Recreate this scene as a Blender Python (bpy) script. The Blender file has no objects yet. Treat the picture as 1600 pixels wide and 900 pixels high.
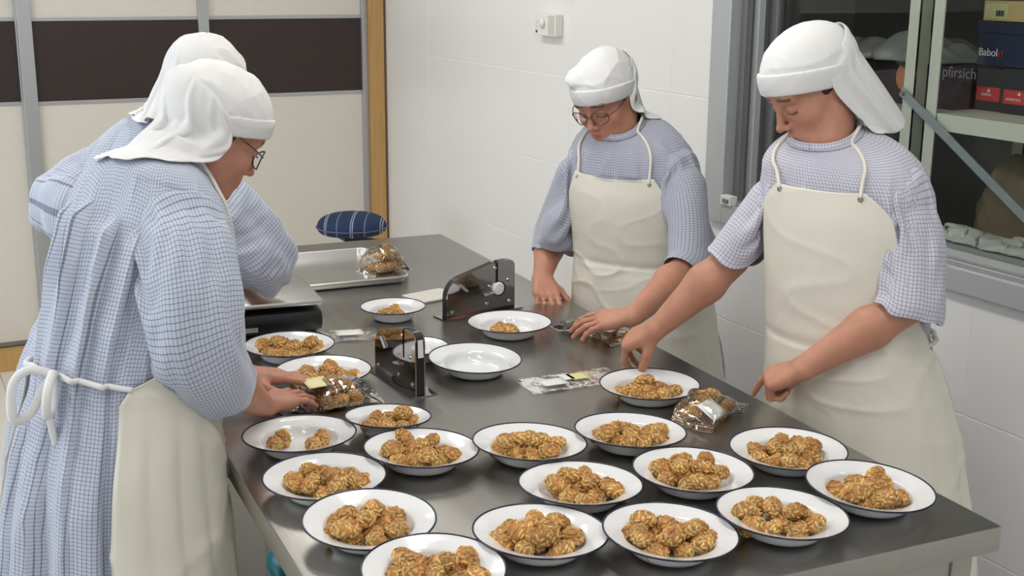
import bpy, bmesh, math, random
import numpy as np
from mathutils import Matrix, Vector

random.seed(7)
rng = np.random.default_rng(11)
SC = bpy.context.scene
COL = SC.collection
V = lambda *a: np.array(a, float)

# ------------------------------------------------------------------ camera
YAW, PITCH, ROLL, FPX = 0.474798, 0.247392, 0.007911, 1959.7
CAM = V(0, 0, 1.82)
def cam_axes():
    cy, sy, cp, sp = math.cos(YAW), math.sin(YAW), math.cos(PITCH), math.sin(PITCH)
    F = V(sy*cp, cy*cp, -sp); r = V(cy, -sy, 0); u = np.cross(r, F)
    c, s = math.cos(ROLL), math.sin(ROLL)
    return c*r+s*u, -s*r+c*u, F
CR, CU, CF = cam_axes()
cd = bpy.data.cameras.new('camera'); cam = bpy.data.objects.new('camera', cd); COL.objects.link(cam)
M = Matrix.Identity(4)
for i in range(3):
    M[i][0], M[i][1], M[i][2], M[i][3] = CR[i], CU[i], -CF[i], CAM[i]
cam.matrix_world = M
cd.sensor_width = 36; cd.lens = FPX/1600*36; cd.clip_start = 0.05; cd.clip_end = 60
SC.camera = cam

# ------------------------------------------------------------------ world, lights, exposure
w = bpy.data.worlds.new('world'); SC.world = w; w.use_nodes = True
w.node_tree.nodes['Background'].inputs[0].default_value = (0.75, 0.85, 1.0, 1)
w.node_tree.nodes['Background'].inputs[1].default_value = 0.8
SC.view_settings.view_transform = 'Standard'; SC.view_settings.look = 'None'
SC.view_settings.gamma = 1; SC.view_settings.use_curve_mapping = False
SC.view_settings.exposure = -0.12
def area(name, loc, rot, sx, sy, power, color):
    d = bpy.data.lights.new(name, 'AREA'); d.shape = 'RECTANGLE'; d.size = sx; d.size_y = sy
    d.energy = power; d.color = color
    o = bpy.data.objects.new(name, d); COL.objects.link(o); o.location = loc; o.rotation_euler = rot
    return o
area('daylight_left', (-2.45, 3.5, 1.55), (0, -math.pi/2, 0), 1.5, 2.6, 44, (0.80, 0.89, 1.0))
area('daylight_back', (0.3, -1.9, 1.6), (math.pi/2, 0, 0), 3.2, 1.4, 5, (0.82, 0.90, 1.0))
CEIL = 2.75
LAMPS = [(x, y) for y in (0.6, 2.5, 4.4) for x in (-0.6, 1.25)]
for k, (x, y) in enumerate(LAMPS):
    area('ceiling_light_%d' % k, (x, y, CEIL-0.075), (0, 0, 0), 0.28, 1.2, 10.5, (1.0, 0.965, 0.90))

# pixel helpers: a point of the photograph on a real plane of the room
def ray(u, v): return CR*(u-800)/FPX - CU*(v-450)/FPX + CF
def hz(u, v, z): d = ray(u, v); return CAM+d*((z-CAM[2])/d[2])
def hx(u, v, x): d = ray(u, v); return CAM+d*((x-CAM[0])/d[0])
def hy(u, v, y): d = ray(u, v); return CAM+d*((y-CAM[1])/d[1])

# ------------------------------------------------------------------ materials
MATS = {}
def nodes(name):
    m = bpy.data.materials.new(name); m.use_nodes = True
    return m, m.node_tree.nodes, m.node_tree.links, m.node_tree.nodes['Principled BSDF']
def mat(name, col, rough=0.5, metal=0.0, var=0.0, vscale=8.0, bump=0.0, bscale=60.0, stretch=(1, 1, 1), spec=0.5,
        sss=0.0, coat=0.0, rvar=0.0):
    if name in MATS: return MATS[name]
    m, N, L, b = nodes(name)
    b.inputs['Base Color'].default_value = (*col, 1); b.inputs['Roughness'].default_value = rough
    b.inputs['Metallic'].default_value = metal; b.inputs['Specular IOR Level'].default_value = spec
    b.inputs['Coat Weight'].default_value = coat
    if sss:
        b.inputs['Subsurface Weight'].default_value = sss; b.inputs['Subsurface Radius'].default_value = (0.01, 0.004, 0.002)
        b.inputs['Subsurface Scale'].default_value = 0.6
    if var or bump or rvar:
        tc = N.new('ShaderNodeTexCoord'); mp = N.new('ShaderNodeMapping'); mp.inputs['Scale'].default_value = stretch
        L.new(tc.outputs['Object'], mp.inputs[0])
    if var or rvar:
        n = N.new('ShaderNodeTexNoise'); n.inputs['Scale'].default_value = vscale; n.inputs['Detail'].default_value = 5
        L.new(mp.outputs[0], n.inputs[0])
        if var:
            mx = N.new('ShaderNodeMixRGB'); mx.inputs[1].default_value = (*[max(0, c*(1-var)) for c in col], 1)
            mx.inputs[2].default_value = (*[min(1, c*(1+var)) for c in col], 1)
            L.new(n.outputs[0], mx.inputs[0]); L.new(mx.outputs[0], b.inputs['Base Color'])
        if rvar:
            mr = N.new('ShaderNodeMapRange'); mr.inputs[3].default_value = max(0.02, rough-rvar); mr.inputs[4].default_value = rough+rvar
            L.new(n.outputs[0], mr.inputs[0]); L.new(mr.outputs[0], b.inputs['Roughness'])
    if bump:
        n2 = N.new('ShaderNodeTexNoise'); n2.inputs['Scale'].default_value = bscale; n2.inputs['Detail'].default_value = 4
        L.new(mp.outputs[0], n2.inputs[0])
        bp = N.new('ShaderNodeBump'); bp.inputs['Strength'].default_value = bump; bp.inputs['Distance'].default_value = 0.002
        L.new(n2.outputs[0], bp.inputs['Height']); L.new(bp.outputs[0], b.inputs['Normal'])
    MATS[name] = m
    return m
def emis(name, col, s):
    m, N, L, b = nodes(name); b.inputs['Emission Color'].default_value = (*col, 1); b.inputs['Emission Strength'].default_value = s
    return m
def check_mat(name, base, line, step=0.0072, wid=0.17):
    """woven check: thin dark threads every few millimetres, laid out on the cloth's own UV (metres)"""
    m, N, L, b = nodes(name)
    b.inputs['Roughness'].default_value = 0.85; b.inputs['Specular IOR Level'].default_value = 0.2
    b.inputs['Sheen Weight'].default_value = 0.25
    uv = N.new('ShaderNodeUVMap'); sp = N.new('ShaderNodeSeparateXYZ'); L.new(uv.outputs[0], sp.inputs[0])
    outs = []
    for i in (0, 1):
        d = N.new('ShaderNodeMath'); d.operation = 'DIVIDE'; d.inputs[1].default_value = step*(1.0 if i else 0.92); L.new(sp.outputs[i], d.inputs[0])
        fr = N.new('ShaderNodeMath'); fr.operation = 'FRACT'; L.new(d.outputs[0], fr.inputs[0])
        lt = N.new('ShaderNodeMath'); lt.operation = 'LESS_THAN'; lt.inputs[1].default_value = wid; L.new(fr.outputs[0], lt.inputs[0])
        outs.append(lt)
    ad = N.new('ShaderNodeMath'); ad.operation = 'ADD'; L.new(outs[0].outputs[0], ad.inputs[0]); L.new(outs[1].outputs[0], ad.inputs[1])
    ml = N.new('ShaderNodeMath'); ml.operation = 'MULTIPLY'; ml.inputs[1].default_value = 0.62; ml.use_clamp = True; L.new(ad.outputs[0], ml.inputs[0])
    mx = N.new('ShaderNodeMixRGB'); mx.inputs[1].default_value = (*base, 1); mx.inputs[2].default_value = (*line, 1)
    L.new(ml.outputs[0], mx.inputs[0])
    L.new(mx.outputs[0], b.inputs['Base Color'])
    tc = N.new('ShaderNodeTexCoord'); n = N.new('ShaderNodeTexNoise'); n.inputs['Scale'].default_value = 28; n.inputs['Detail'].default_value = 3
    L.new(tc.outputs['Object'], n.inputs[0])
    bp = N.new('ShaderNodeBump'); bp.inputs['Strength'].default_value = 0.35; bp.inputs['Distance'].default_value = 0.008
    L.new(n.outputs[0], bp.inputs['Height']); L.new(bp.outputs[0], b.inputs['Normal'])
    return m
def vcol_mat(name, rough, sss=0.0, tint=(1, 1, 1), bump=0.0, bscale=300, rand=0.0, mottle=0.0):
    m, N, L, b = nodes(name); b.inputs['Roughness'].default_value = rough
    at = N.new('ShaderNodeVertexColor'); at.layer_name = 'Col'
    out = at.outputs[0]
    mx = N.new('ShaderNodeMixRGB'); mx.blend_type = 'MULTIPLY'; mx.inputs[0].default_value = 1; mx.inputs[2].default_value = (*tint, 1)
    L.new(out, mx.inputs[1]); out = mx.outputs[0]
    tc = N.new('ShaderNodeTexCoord')
    if mottle:
        n = N.new('ShaderNodeTexNoise'); n.inputs['Scale'].default_value = 45; n.inputs['Detail'].default_value = 4; L.new(tc.outputs['Object'], n.inputs[0])
        mr = N.new('ShaderNodeMapRange'); mr.inputs[1].default_value = 0.3; mr.inputs[2].default_value = 0.7
        mr.inputs[3].default_value = 1-mottle; mr.inputs[4].default_value = 1+mottle; L.new(n.outputs[0], mr.inputs[0])
        m2 = N.new('ShaderNodeMixRGB'); m2.blend_type = 'MULTIPLY'; m2.inputs[0].default_value = 1
        L.new(out, m2.inputs[1]); L.new(mr.outputs[0], m2.inputs[2]); out = m2.outputs[0]
    if rand:
        oi = N.new('ShaderNodeObjectInfo'); mr = N.new('ShaderNodeMapRange'); mr.inputs[3].default_value = 1-rand; mr.inputs[4].default_value = 1+rand*0.6
        L.new(oi.outputs['Random'], mr.inputs[0])
        m3 = N.new('ShaderNodeMixRGB'); m3.blend_type = 'MULTIPLY'; m3.inputs[0].default_value = 1
        L.new(out, m3.inputs[1]); L.new(mr.outputs[0], m3.inputs[2]); out = m3.outputs[0]
    L.new(out, b.inputs['Base Color'])
    if sss:
        b.inputs['Subsurface Weight'].default_value = sss; b.inputs['Subsurface Radius'].default_value = (0.012, 0.004, 0.002); b.inputs['Subsurface Scale'].default_value = 0.5
    if bump:
        n2 = N.new('ShaderNodeTexNoise'); n2.inputs['Scale'].default_value = bscale; L.new(tc.outputs['Object'], n2.inputs[0])
        bp = N.new('ShaderNodeBump'); bp.inputs['Strength'].default_value = bump; bp.inputs['Distance'].default_value = 0.001
        L.new(n2.outputs[0], bp.inputs['Height']); L.new(bp.outputs[0], b.inputs['Normal'])
    return m
def film_mat(name, tint=(0.97, 0.97, 0.96), gloss=0.05, base=0.06, bump=0.8, ior=1.45):
    """thin clear cellophane: see-through sheet with a fresnel sheen"""
    m = bpy.data.materials.new(name); m.use_nodes = True; N, L = m.node_tree.nodes, m.node_tree.links; N.clear()
    out = N.new('ShaderNodeOutputMaterial'); t = N.new('ShaderNodeBsdfTransparent'); t.inputs[0].default_value = (*tint, 1)
    g = N.new('ShaderNodeBsdfGlossy'); g.inputs['Roughness'].default_value = gloss; g.inputs[0].default_value = (1, 1, 1, 1)
    fr = N.new('ShaderNodeFresnel'); fr.inputs[0].default_value = ior
    ad = N.new('ShaderNodeMath'); ad.operation = 'ADD'; ad.inputs[1].default_value = base; ad.use_clamp = True; L.new(fr.outputs[0], ad.inputs[0])
    mx = N.new('ShaderNodeMixShader'); L.new(ad.outputs[0], mx.inputs[0]); L.new(t.outputs[0], mx.inputs[1]); L.new(g.outputs[0], mx.inputs[2])
    L.new(mx.outputs[0], out.inputs[0])
    if not bump: return m
    tc = N.new('ShaderNodeTexCoord'); n = N.new('ShaderNodeTexNoise'); n.inputs['Scale'].default_value = 35; n.inputs['Detail'].default_value = 2
    L.new(tc.outputs['Object'], n.inputs[0]); bp = N.new('ShaderNodeBump'); bp.inputs['Strength'].default_value = bump; bp.inputs['Distance'].default_value = 0.006
    L.new(n.outputs[0], bp.inputs['Height'])
    for s in (g, fr): L.new(bp.outputs[0], s.inputs['Normal'])
    return m
def print_mat(name, paper, ink, step, frac=0.45):
    """paper label with fine printed lines"""
    m, N, L, b = nodes(name); b.inputs['Roughness'].default_value = 0.5
    uv = N.new('ShaderNodeUVMap'); sp = N.new('ShaderNodeSeparateXYZ'); L.new(uv.outputs[0], sp.inputs[0])
    d = N.new('ShaderNodeMath'); d.operation = 'DIVIDE'; d.inputs[1].default_value = step; L.new(sp.outputs[1], d.inputs[0])
    fr = N.new('ShaderNodeMath'); fr.operation = 'FRACT'; L.new(d.outputs[0], fr.inputs[0])
    lt = N.new('ShaderNodeMath'); lt.operation = 'LESS_THAN'; lt.inputs[1].default_value = frac; L.new(fr.outputs[0], lt.inputs[0])
    n = N.new('ShaderNodeTexNoise'); n.inputs['Scale'].default_value = 9; n.inputs['Detail'].default_value = 6; L.new(uv.outputs[0], n.inputs[0])
    gt = N.new('ShaderNodeMath'); gt.operation = 'GREATER_THAN'; gt.inputs[1].default_value = 0.48; L.new(n.outputs[0], gt.inputs[0])
    ml = N.new('ShaderNodeMath'); ml.operation = 'MULTIPLY'; L.new(lt.outputs[0], ml.inputs[0]); L.new(gt.outputs[0], ml.inputs[1])
    m2 = N.new('ShaderNodeMath'); m2.operation = 'MULTIPLY'; m2.inputs[1].default_value = 0.5; L.new(ml.outputs[0], m2.inputs[0])
    mx = N.new('ShaderNodeMixRGB'); mx.inputs[1].default_value = (*paper, 1); mx.inputs[2].default_value = (*ink, 1); L.new(m2.outputs[0], mx.inputs[0])
    L.new(mx.outputs[0], b.inputs['Base Color'])
    return m

# ------------------------------------------------------------------ objects
def mk(name, verts, faces, material=None, parent=None, loc=None, uv=None, col=None, smooth=True, sub=0, solid=0.0, auto=None):
    """verts in world space unless loc says where the mesh origin is; parented meshes are made relative to the root"""
    o0 = V(*loc) if loc is not None else (ROOT.get(parent.name, V(0, 0, 0)) if parent is not None else V(0, 0, 0))
    vs = np.asarray(verts, float)-o0
    me = bpy.data.meshes.new(name); me.from_pydata(vs.tolist(), [], [list(map(int, f)) for f in faces]); me.update()
    return mko(name, me, material, parent, o0, uv, col, smooth, sub, solid)
ROOT = {}
def mko(name, me, material, parent, o0, uv=None, col=None, smooth=True, sub=0, solid=0.0):
    if material is not None: me.materials.append(material)
    if uv is not None:
        l = me.uv_layers.new(name='UVMap'); vi = np.zeros(len(me.loops), int); me.loops.foreach_get('vertex_index', vi)
        l.data.foreach_set('uv', np.asarray(uv, float)[vi].ravel())
    if col is not None:
        a = me.color_attributes.new('Col', 'FLOAT_COLOR', 'POINT'); c = np.ones((len(me.vertices), 4)); c[:, :3] = col
        a.data.foreach_set('color', c.ravel())
    if smooth: me.polygons.foreach_set('use_smooth', [True]*len(me.polygons))
    o = bpy.data.objects.new(name, me); COL.objects.link(o)
    if parent is not None:
        o.parent = parent; ROOT[o.name] = ROOT.get(parent.name, V(0, 0, 0))
    else:
        o.location = o0; ROOT[o.name] = V(*o0)
    if solid:
        s = o.modifiers.new('thickness', 'SOLIDIFY'); s.thickness = solid; s.offset = 0
    if sub:
        s = o.modifiers.new('smooth', 'SUBSURF'); s.levels = sub; s.render_levels = sub
    return o
def tag(o, label=None, cat=None, group=None, kind=None):
    for k, v in (('label', label), ('category', cat), ('group', group), ('kind', kind)):
        if v: o[k] = v
    return o
def empty(name, loc, label=None, cat=None, group=None):
    o = bpy.data.objects.new(name, None); COL.objects.link(o); o.location = loc; ROOT[o.name] = V(*loc)
    o.empty_display_size = 0.1
    return tag(o, label, cat, group)
def copy_tree(o, parent=None):
    c = o.copy(); COL.objects.link(c); c.parent = parent
    for ch in list(o.children): copy_tree(ch, c)
    return c

class MB:
    """collects shapes into one mesh (world space)"""
    def __init__(s): s.v = []; s.f = []
    def add(s, v, f):
        n = len(s.v); s.v += [tuple(map(float, p)) for p in v]; s.f += [tuple(i+n for i in q) for q in f]; return s
    def box(s, lo, hi, bev=0.0, R=None, c=None):
        bm = bmesh.new(); bmesh.ops.create_cube(bm, size=1)
        lo, hi = V(*lo), V(*hi); sz = hi-lo; ct = (lo+hi)/2
        for v in bm.verts: v.co = Vector((v.co.x*sz[0]+ct[0], v.co.y*sz[1]+ct[1], v.co.z*sz[2]+ct[2]))
        if bev: bmesh.ops.bevel(bm, geom=bm.edges[:], offset=bev, segments=2, profile=0.6, affect='EDGES')
        pts = [V(*v.co) for v in bm.verts]
        bm.verts.index_update()
        if R is not None: pts = [R@p + (c if c is not None else 0) for p in pts]
        s.add(pts, [[v.index for v in f.verts] for f in bm.faces]); bm.free(); return s
    def prism(s, poly, a, b, fn):
        """poly 2-D outline extruded from a to b; fn(x, y, t) -> world"""
        n = len(poly)
        v = [fn(x, y, a) for x, y in poly]+[fn(x, y, b) for x, y in poly]
        f = [list(range(n))[::-1], list(range(n, 2*n))]+[[i, (i+1) % n, n+(i+1) % n, n+i] for i in range(n)]
        return s.add(v, f)
    def tube(s, pts, r, seg=10, cap=True, closed=False):
        P = [V(*p) for p in pts]; n = len(P); rr = r if hasattr(r, '__len__') else [r]*n
        v = []; f = []; prev = None
        for i in range(n):
            if closed: t = P[(i+1) % n]-P[i-1]
            else: t = P[min(i+1, n-1)]-P[max(i-1, 0)]
            t = t/(np.linalg.norm(t)+1e-12)
            if prev is None:
                a = V(0, 0, 1) if abs(t[2]) < .9 else V(1, 0, 0); prev = np.cross(t, a)
            x = prev-t*(prev@t); x /= np.linalg.norm(x)+1e-12; y = np.cross(t, x); prev = x
            for k in range(seg):
                an = 2*math.pi*k/seg; v.append(P[i]+rr[i]*(x*math.cos(an)+y*math.sin(an)))
        for i in range(n if closed else n-1):
            j = (i+1) % n
            for k in range(seg): f.append((i*seg+k, i*seg+(k+1) % seg, j*seg+(k+1) % seg, j*seg+k))
        if cap and not closed: f += [list(range(seg))[::-1], list(range((n-1)*seg, n*seg))]
        return s.add(v, f)
    def lathe(s, prof, c=(0, 0, 0), seg=40, axis=None):
        """prof: (r, z) pairs; open profile"""
        c = V(*c); n = len(prof); v = []
        for r, z in prof:
            for k in range(seg):
                a = 2*math.pi*k/seg; p = V(r*math.cos(a), r*math.sin(a), z)
                v.append(c+(axis@p if axis is not None else p))
        f = [(i*seg+k, i*seg+(k+1) % seg, (i+1)*seg+(k+1) % seg, (i+1)*seg+k) for i in range(n-1) for k in range(seg)]
        if prof[0][0] > 1e-6: f.append(list(range(seg))[::-1])
        if prof[-1][0] > 1e-6: f.append(list(range((n-1)*seg, n*seg)))
        return s.add(v, f)
    def build(s, name, material, parent=None, loc=None, smooth=False, **k):
        return mk(name, s.v, s.f, material, parent, loc, smooth=smooth, **k)
def smooth_by_angle(o, deg=35):
    me = o.data; me.polygons.foreach_set('use_smooth', [True]*len(me.polygons))
    me.update(); bm = bmesh.new(); bm.from_mesh(me)
    lim = math.radians(deg)
    for e in bm.edges: e.smooth = len(e.link_faces) == 2 and e.calc_face_angle(0) < lim
    bm.to_mesh(me); bm.free(); return o

# ------------------------------------------------------------------ implicit bodies (smooth unions meshed with surface nets)
def surfnets(F, org, h):
    S = F < 0; nx, ny, nz = F.shape
    off = [(a, b, c) for a in (0, 1) for b in (0, 1) for c in (0, 1)]
    cnt = sum(S[a:nx-1+a, b:ny-1+b, c:nz-1+c].astype(np.int8) for a, b, c in off)
    act = (cnt > 0) & (cnt < 8); I, J, K = np.nonzero(act); n = len(I)
    idx = np.full(act.shape, -1, np.int64); idx[I, J, K] = np.arange(n)
    cv = np.stack([F[I+a, J+b, K+c] for a, b, c in off], 1)
    pos = np.zeros((n, 3)); num = np.zeros(n)
    for p in range(8):
        for q in range(p+1, 8):
            dlt = np.array(off[q])-np.array(off[p])
            if np.abs(dlt).sum() != 1: continue
            fa, fb = cv[:, p], cv[:, q]; m = (fa < 0) != (fb < 0)
            t = np.where(m, fa/np.where(m, fa-fb, 1), 0)
            pos += m[:, None]*(np.array(off[p])+t[:, None]*dlt); num += m
    pos = (pos/num[:, None]+np.stack([I, J, K], 1))*h+org
    quads = []
    for ax in range(3):
        A = np.moveaxis(S, ax, 0); E_ = A[:-1] != A[1:]
        i, j, k = np.nonzero(E_)
        d = [E_.shape[1]-1, E_.shape[2]-1]
        ok = (j >= 1) & (k >= 1) & (j < d[0]) & (k < d[1]); i, j, k = i[ok], j[ok], k[ok]
        inside = A[i, j, k]; ix = np.moveaxis(idx, ax, 0)
        q = np.stack([ix[i, j-1, k-1], ix[i, j, k-1], ix[i, j, k], ix[i, j-1, k]], 1)
        if ax == 1: inside = ~inside
        q = np.where(inside[:, None], q, q[:, ::-1]); quads.append(q)
    q = np.concatenate(quads); q = q[(q >= 0).all(1)]
    return pos, q
class Field:
    def __init__(s, lo, hi, h):
        s.lo = V(*lo); s.h = h; s.n = np.ceil((V(*hi)-s.lo)/h).astype(int)+1
        s.F = np.full(s.n, 1e3, np.float32)
        s.ax = [(s.lo[i]+h*np.arange(s.n[i])).astype(np.float32) for i in range(3)]
    def blk(s, lo, hi):
        a = np.clip(np.floor((V(*lo)-s.lo)/s.h).astype(int), 0, s.n); b = np.clip(np.ceil((V(*hi)-s.lo)/s.h).astype(int)+1, 0, s.n)
        sl = tuple(slice(a[i], b[i]) for i in range(3))
        g = np.meshgrid(*[s.ax[i][sl[i]] for i in range(3)], indexing='ij', sparse=True)
        return sl, g
    def put(s, sl, d, k, op):
        c = s.F[sl]
        if c.size == 0: return
        if op == 'sub':
            d = -d; h = np.clip(.5-.5*(c-d)/k, 0, 1) if k else None
            s.F[sl] = (c*(1-h)+d*h+k*h*(1-h)) if k else np.maximum(c, d)
        else:
            if k:
                h = np.clip(.5+.5*(c-d)/k, 0, 1); s.F[sl] = c*(1-h)+d*h-k*h*(1-h)
            else: s.F[sl] = np.minimum(c, d)
    def cap(s, a, b, ra, rb=None, k=0.01, op='add'):
        rb = ra if rb is None else rb; a, b = V(*a), V(*b); m = max(ra, rb)+k+3*s.h
        sl, (x, y, z) = s.blk(np.minimum(a, b)-m, np.maximum(a, b)+m)
        ba = b-a; L2 = ba@ba+1e-12
        t = np.clip(((x-a[0])*ba[0]+(y-a[1])*ba[1]+(z-a[2])*ba[2])/L2, 0, 1)
        d = np.sqrt((x-a[0]-t*ba[0])**2+(y-a[1]-t*ba[1])**2+(z-a[2]-t*ba[2])**2)-(ra+t*(rb-ra))
        s.put(sl, d, k, op); return s
    def ell(s, c, r, k=0.01, R=None, op='add'):
        c, r = V(*c), V(*r); m = max(r)+k+3*s.h
        sl, (x, y, z) = s.blk(c-m, c+m); x, y, z = x-c[0], y-c[1], z-c[2]
        if R is not None: x, y, z = (R[0][i]*x+R[1][i]*y+R[2][i]*z for i in range(3))
        # columns of R are the ellipsoid axes
        k0 = np.sqrt((x/r[0])**2+(y/r[1])**2+(z/r[2])**2); k1 = np.sqrt((x/r[0]**2)**2+(y/r[1]**2)**2+(z/r[2]**2)**2)
        s.put(sl, k0*(k0-1)/(k1+1e-9), k, op); return s
    def full(s): return np.meshgrid(*s.ax, indexing='ij', sparse=True)
    def mesh(s): return surfnets(s.F, s.lo, s.h)
def sines(P, scale, seed, n=6):
    """smooth band-limited noise, about -1..1"""
    r = np.random.default_rng(seed); out = 0
    for _ in range(n):
        k = r.normal(size=3); k = k/np.linalg.norm(k)*scale*r.uniform(.6, 1.5)
        out = out+np.sin(P[..., 0]*k[0]+P[..., 1]*k[1]+P[..., 2]*k[2]+r.uniform(0, 6.28))
    return out/n*1.6
def crease(P, scale, seed, sharp=2.0):
    """cloth creases: thin wandering ridges, 0..1"""
    w_ = np.stack([sines(P, scale*.6, seed+k) for k in (1, 2, 3)], -1); v = sines(P+w_*.35/scale, scale, seed, 4)
    return np.clip(1-np.abs(v), 0, 1)**sharp
def cr(P, t):
    """Catmull-Rom through P (n,...) at t in 0..n-1"""
    P = np.asarray(P, float); n = len(P); t = np.asarray(t, float); i = np.clip(np.floor(t).astype(int), 0, n-2); f = (t-i)
    f = f.reshape(f.shape+(1,)*(P.ndim-1))
    p0, p1, p2, p3 = P[np.maximum(i-1, 0)], P[i], P[i+1], P[np.minimum(i+2, n-1)]
    return .5*((2*p1)+(-p0+p2)*f+(2*p0-5*p1+4*p2-p3)*f**2+(-p0+3*p1-3*p2+p3)*f**3)
def grid_faces(m, n, closed=False):
    f = []
    for i in range(m-1):
        for j in range(n if closed else n-1): f.append((i*n+j, i*n+(j+1) % n, (i+1)*n+(j+1) % n, (i+1)*n+j))
    return f
def patch(ctrl, ru, rv):
    """smooth surface through a grid of control points; returns (ru, rv, 3)"""
    C = np.asarray(ctrl, float); a = cr(C, np.linspace(0, C.shape[0]-1, ru))
    b = cr(np.swapaxes(a, 0, 1), np.linspace(0, C.shape[1]-1, rv))
    return np.swapaxes(b, 0, 1)
def arc_uv(G):
    du = np.linalg.norm(np.diff(G, axis=0), axis=2); dv = np.linalg.norm(np.diff(G, axis=1), axis=2)
    U = np.concatenate([np.zeros((1, G.shape[1])), np.cumsum(du, 0)], 0).mean(1); W = np.concatenate([np.zeros((G.shape[0], 1)), np.cumsum(dv, 1)], 1).mean(0)
    a, b = np.meshgrid(U, W, indexing='ij'); return np.stack([b, a], -1).reshape(-1, 2)
def nrm(G, closed=False):
    du = np.gradient(G, axis=0); dv = np.gradient(G, axis=1)
    n = np.cross(du, dv); return n/(np.linalg.norm(n, axis=2, keepdims=True)+1e-9)
def unit(v): v = V(*v); return v/np.linalg.norm(v)

# ------------------------------------------------------------------ material library
m_white = mat('painted_white', (0.78, 0.78, 0.76), 0.6, var=0.02)
m_grout = mat('grout', (0.86, 0.85, 0.83), 0.7)
m_fgrout = mat('floor_grout', (0.55, 0.52, 0.48), 0.8)
m_tile = mat('wall_tile_glaze', (0.83, 0.82, 0.80), 0.28, var=0.015, vscale=2, bump=0.03, bscale=9, spec=0.4)
m_ftile = mat('floor_tile_glaze', (0.74, 0.70, 0.64), 0.35, var=0.04, vscale=4)
m_cream = mat('cream_laminate', (0.70, 0.66, 0.58), 0.45, var=0.06, vscale=10, stretch=(1, 1, 14), bump=0.15, bscale=40)
m_wenge = mat('wenge_laminate', (0.030, 0.017, 0.014), 0.45, var=0.35, vscale=10, stretch=(1, 1, 25), bump=0.15, bscale=40)
m_alu = mat('matt_aluminium', (0.50, 0.51, 0.52), 0.42, 0.75)
m_alud = mat('grey_window_aluminium', (0.50, 0.52, 0.53), 0.45, 0.35)
m_alug = mat('dark_track_aluminium', (0.22, 0.225, 0.225), 0.5, 0.4)
m_oak = mat('oak_trim', (0.52, 0.31, 0.11), 0.45, var=0.25, vscale=7, stretch=(9, 9, 0.6))
m_steel = mat('brushed_steel', (0.40, 0.385, 0.36), 0.30, 1.0, var=0.08, vscale=3, bump=0.06, bscale=25, stretch=(14, 0.5, 4), rvar=0.06)
m_steelv = mat('brushed_steel_leg', (0.42, 0.405, 0.38), 0.36, 1.0, var=0.08, vscale=3)
m_panst = mat('tray_aluminium', (0.62, 0.62, 0.61), 0.33, 1.0, var=0.10, vscale=6, stretch=(1, 8, 1), rvar=0.06)
m_black = mat('black_plastic', (0.012, 0.012, 0.013), 0.38)
m_blackm = mat('black_rubber', (0.01, 0.01, 0.01), 0.7)
m_mirror = mat('polished_steel', (0.42, 0.40, 0.39), 0.07, 1.0)
m_chrome = mat('chrome', (0.75, 0.75, 0.75), 0.12, 1.0)
m_wplast = mat('white_plastic', (0.80, 0.79, 0.74), 0.4)
m_rack = mat('cream_rack_paint', (0.66, 0.67, 0.58), 0.45, var=0.03)
m_galv = mat('galvanised_steel', (0.42, 0.46, 0.48), 0.42, 0.6, var=0.15, vscale=25)
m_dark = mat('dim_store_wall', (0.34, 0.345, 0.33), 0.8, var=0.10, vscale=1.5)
m_glass = film_mat("window_glass", (.92, .94, .93), .02, 0, 0, 1.18)
m_lamp = emis('lamp_diffuser', (1, 0.97, 0.92), 3.0)

XW, YF = 2.36, 6.10
def slab(name, lo, hi, m, kind='structure', parent=None):
    o = MB().box(lo, hi).build(name, m, parent, loc=((lo[0]+hi[0])/2, (lo[1]+hi[1])/2, lo[2]) if parent is None else None)
    if kind and parent is None: o['kind'] = kind
    return o
# floor with single tiles
floor = slab('floor', (-2.6, -2.1, -0.08), (4.2, 6.2, -0.006), m_fgrout)
tm = None
def tile_obj(parent, name, lo, hi, m, cache={}):
    sz = tuple(round(hi[i]-lo[i], 4) for i in range(3)); key = (name, sz)
    if key not in cache:
        b = MB().box((-sz[0]/2, -sz[1]/2, -sz[2]/2), (sz[0]/2, sz[1]/2, sz[2]/2), 0.0018)
        me = bpy.data.meshes.new(name); me.from_pydata(b.v, [], b.f); me.materials.append(m); cache[key] = me
    o = bpy.data.objects.new(name, cache[key]); COL.objects.link(o); o.parent = parent
    o.location = Vector([(lo[i]+hi[i])/2 for i in range(3)])-parent.location
    return o
for i in range(14):
    for j in range(24):
        x0, y0 = -2.3+i*0.34, 6.105-0.27-0.34*j+0.27-0.27
        if x0 > 2.3 or y0 < -1.9: continue
        if i < 5 and y0 < 3.0: continue
        tile_obj(floor, 'floor_tile', (x0+.0015, y0+.0015, -0.008), (min(x0+.34, XW)-.0015, y0+.34-.0015, 0.0), m_ftile)
# ceiling and its lamps
slab('ceiling', (-2.6, -2.1, CEIL), (4.2, 6.2, CEIL+.08), m_white)
for k, (x, y) in enumerate(LAMPS):
    r = empty('ceiling_lamp', (x, y, CEIL), 'long ceiling lamp above the %s, outside the picture' % ['floor behind the camera', 'near end of the steel table', 'floor left of the table', 'middle of the steel table', 'sliding doors', 'far end of the steel table'][k], 'lamp', 'ceiling lamps')
    MB().box((x-.17, y-.64, CEIL-.06), (x+.17, y+.64, CEIL), .006).build('housing', m_white, r)
    MB().box((x-.14, y-.60, CEIL-.068), (x+.14, y+.60, CEIL-.06)).build('diffuser', m_lamp, r)
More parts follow.
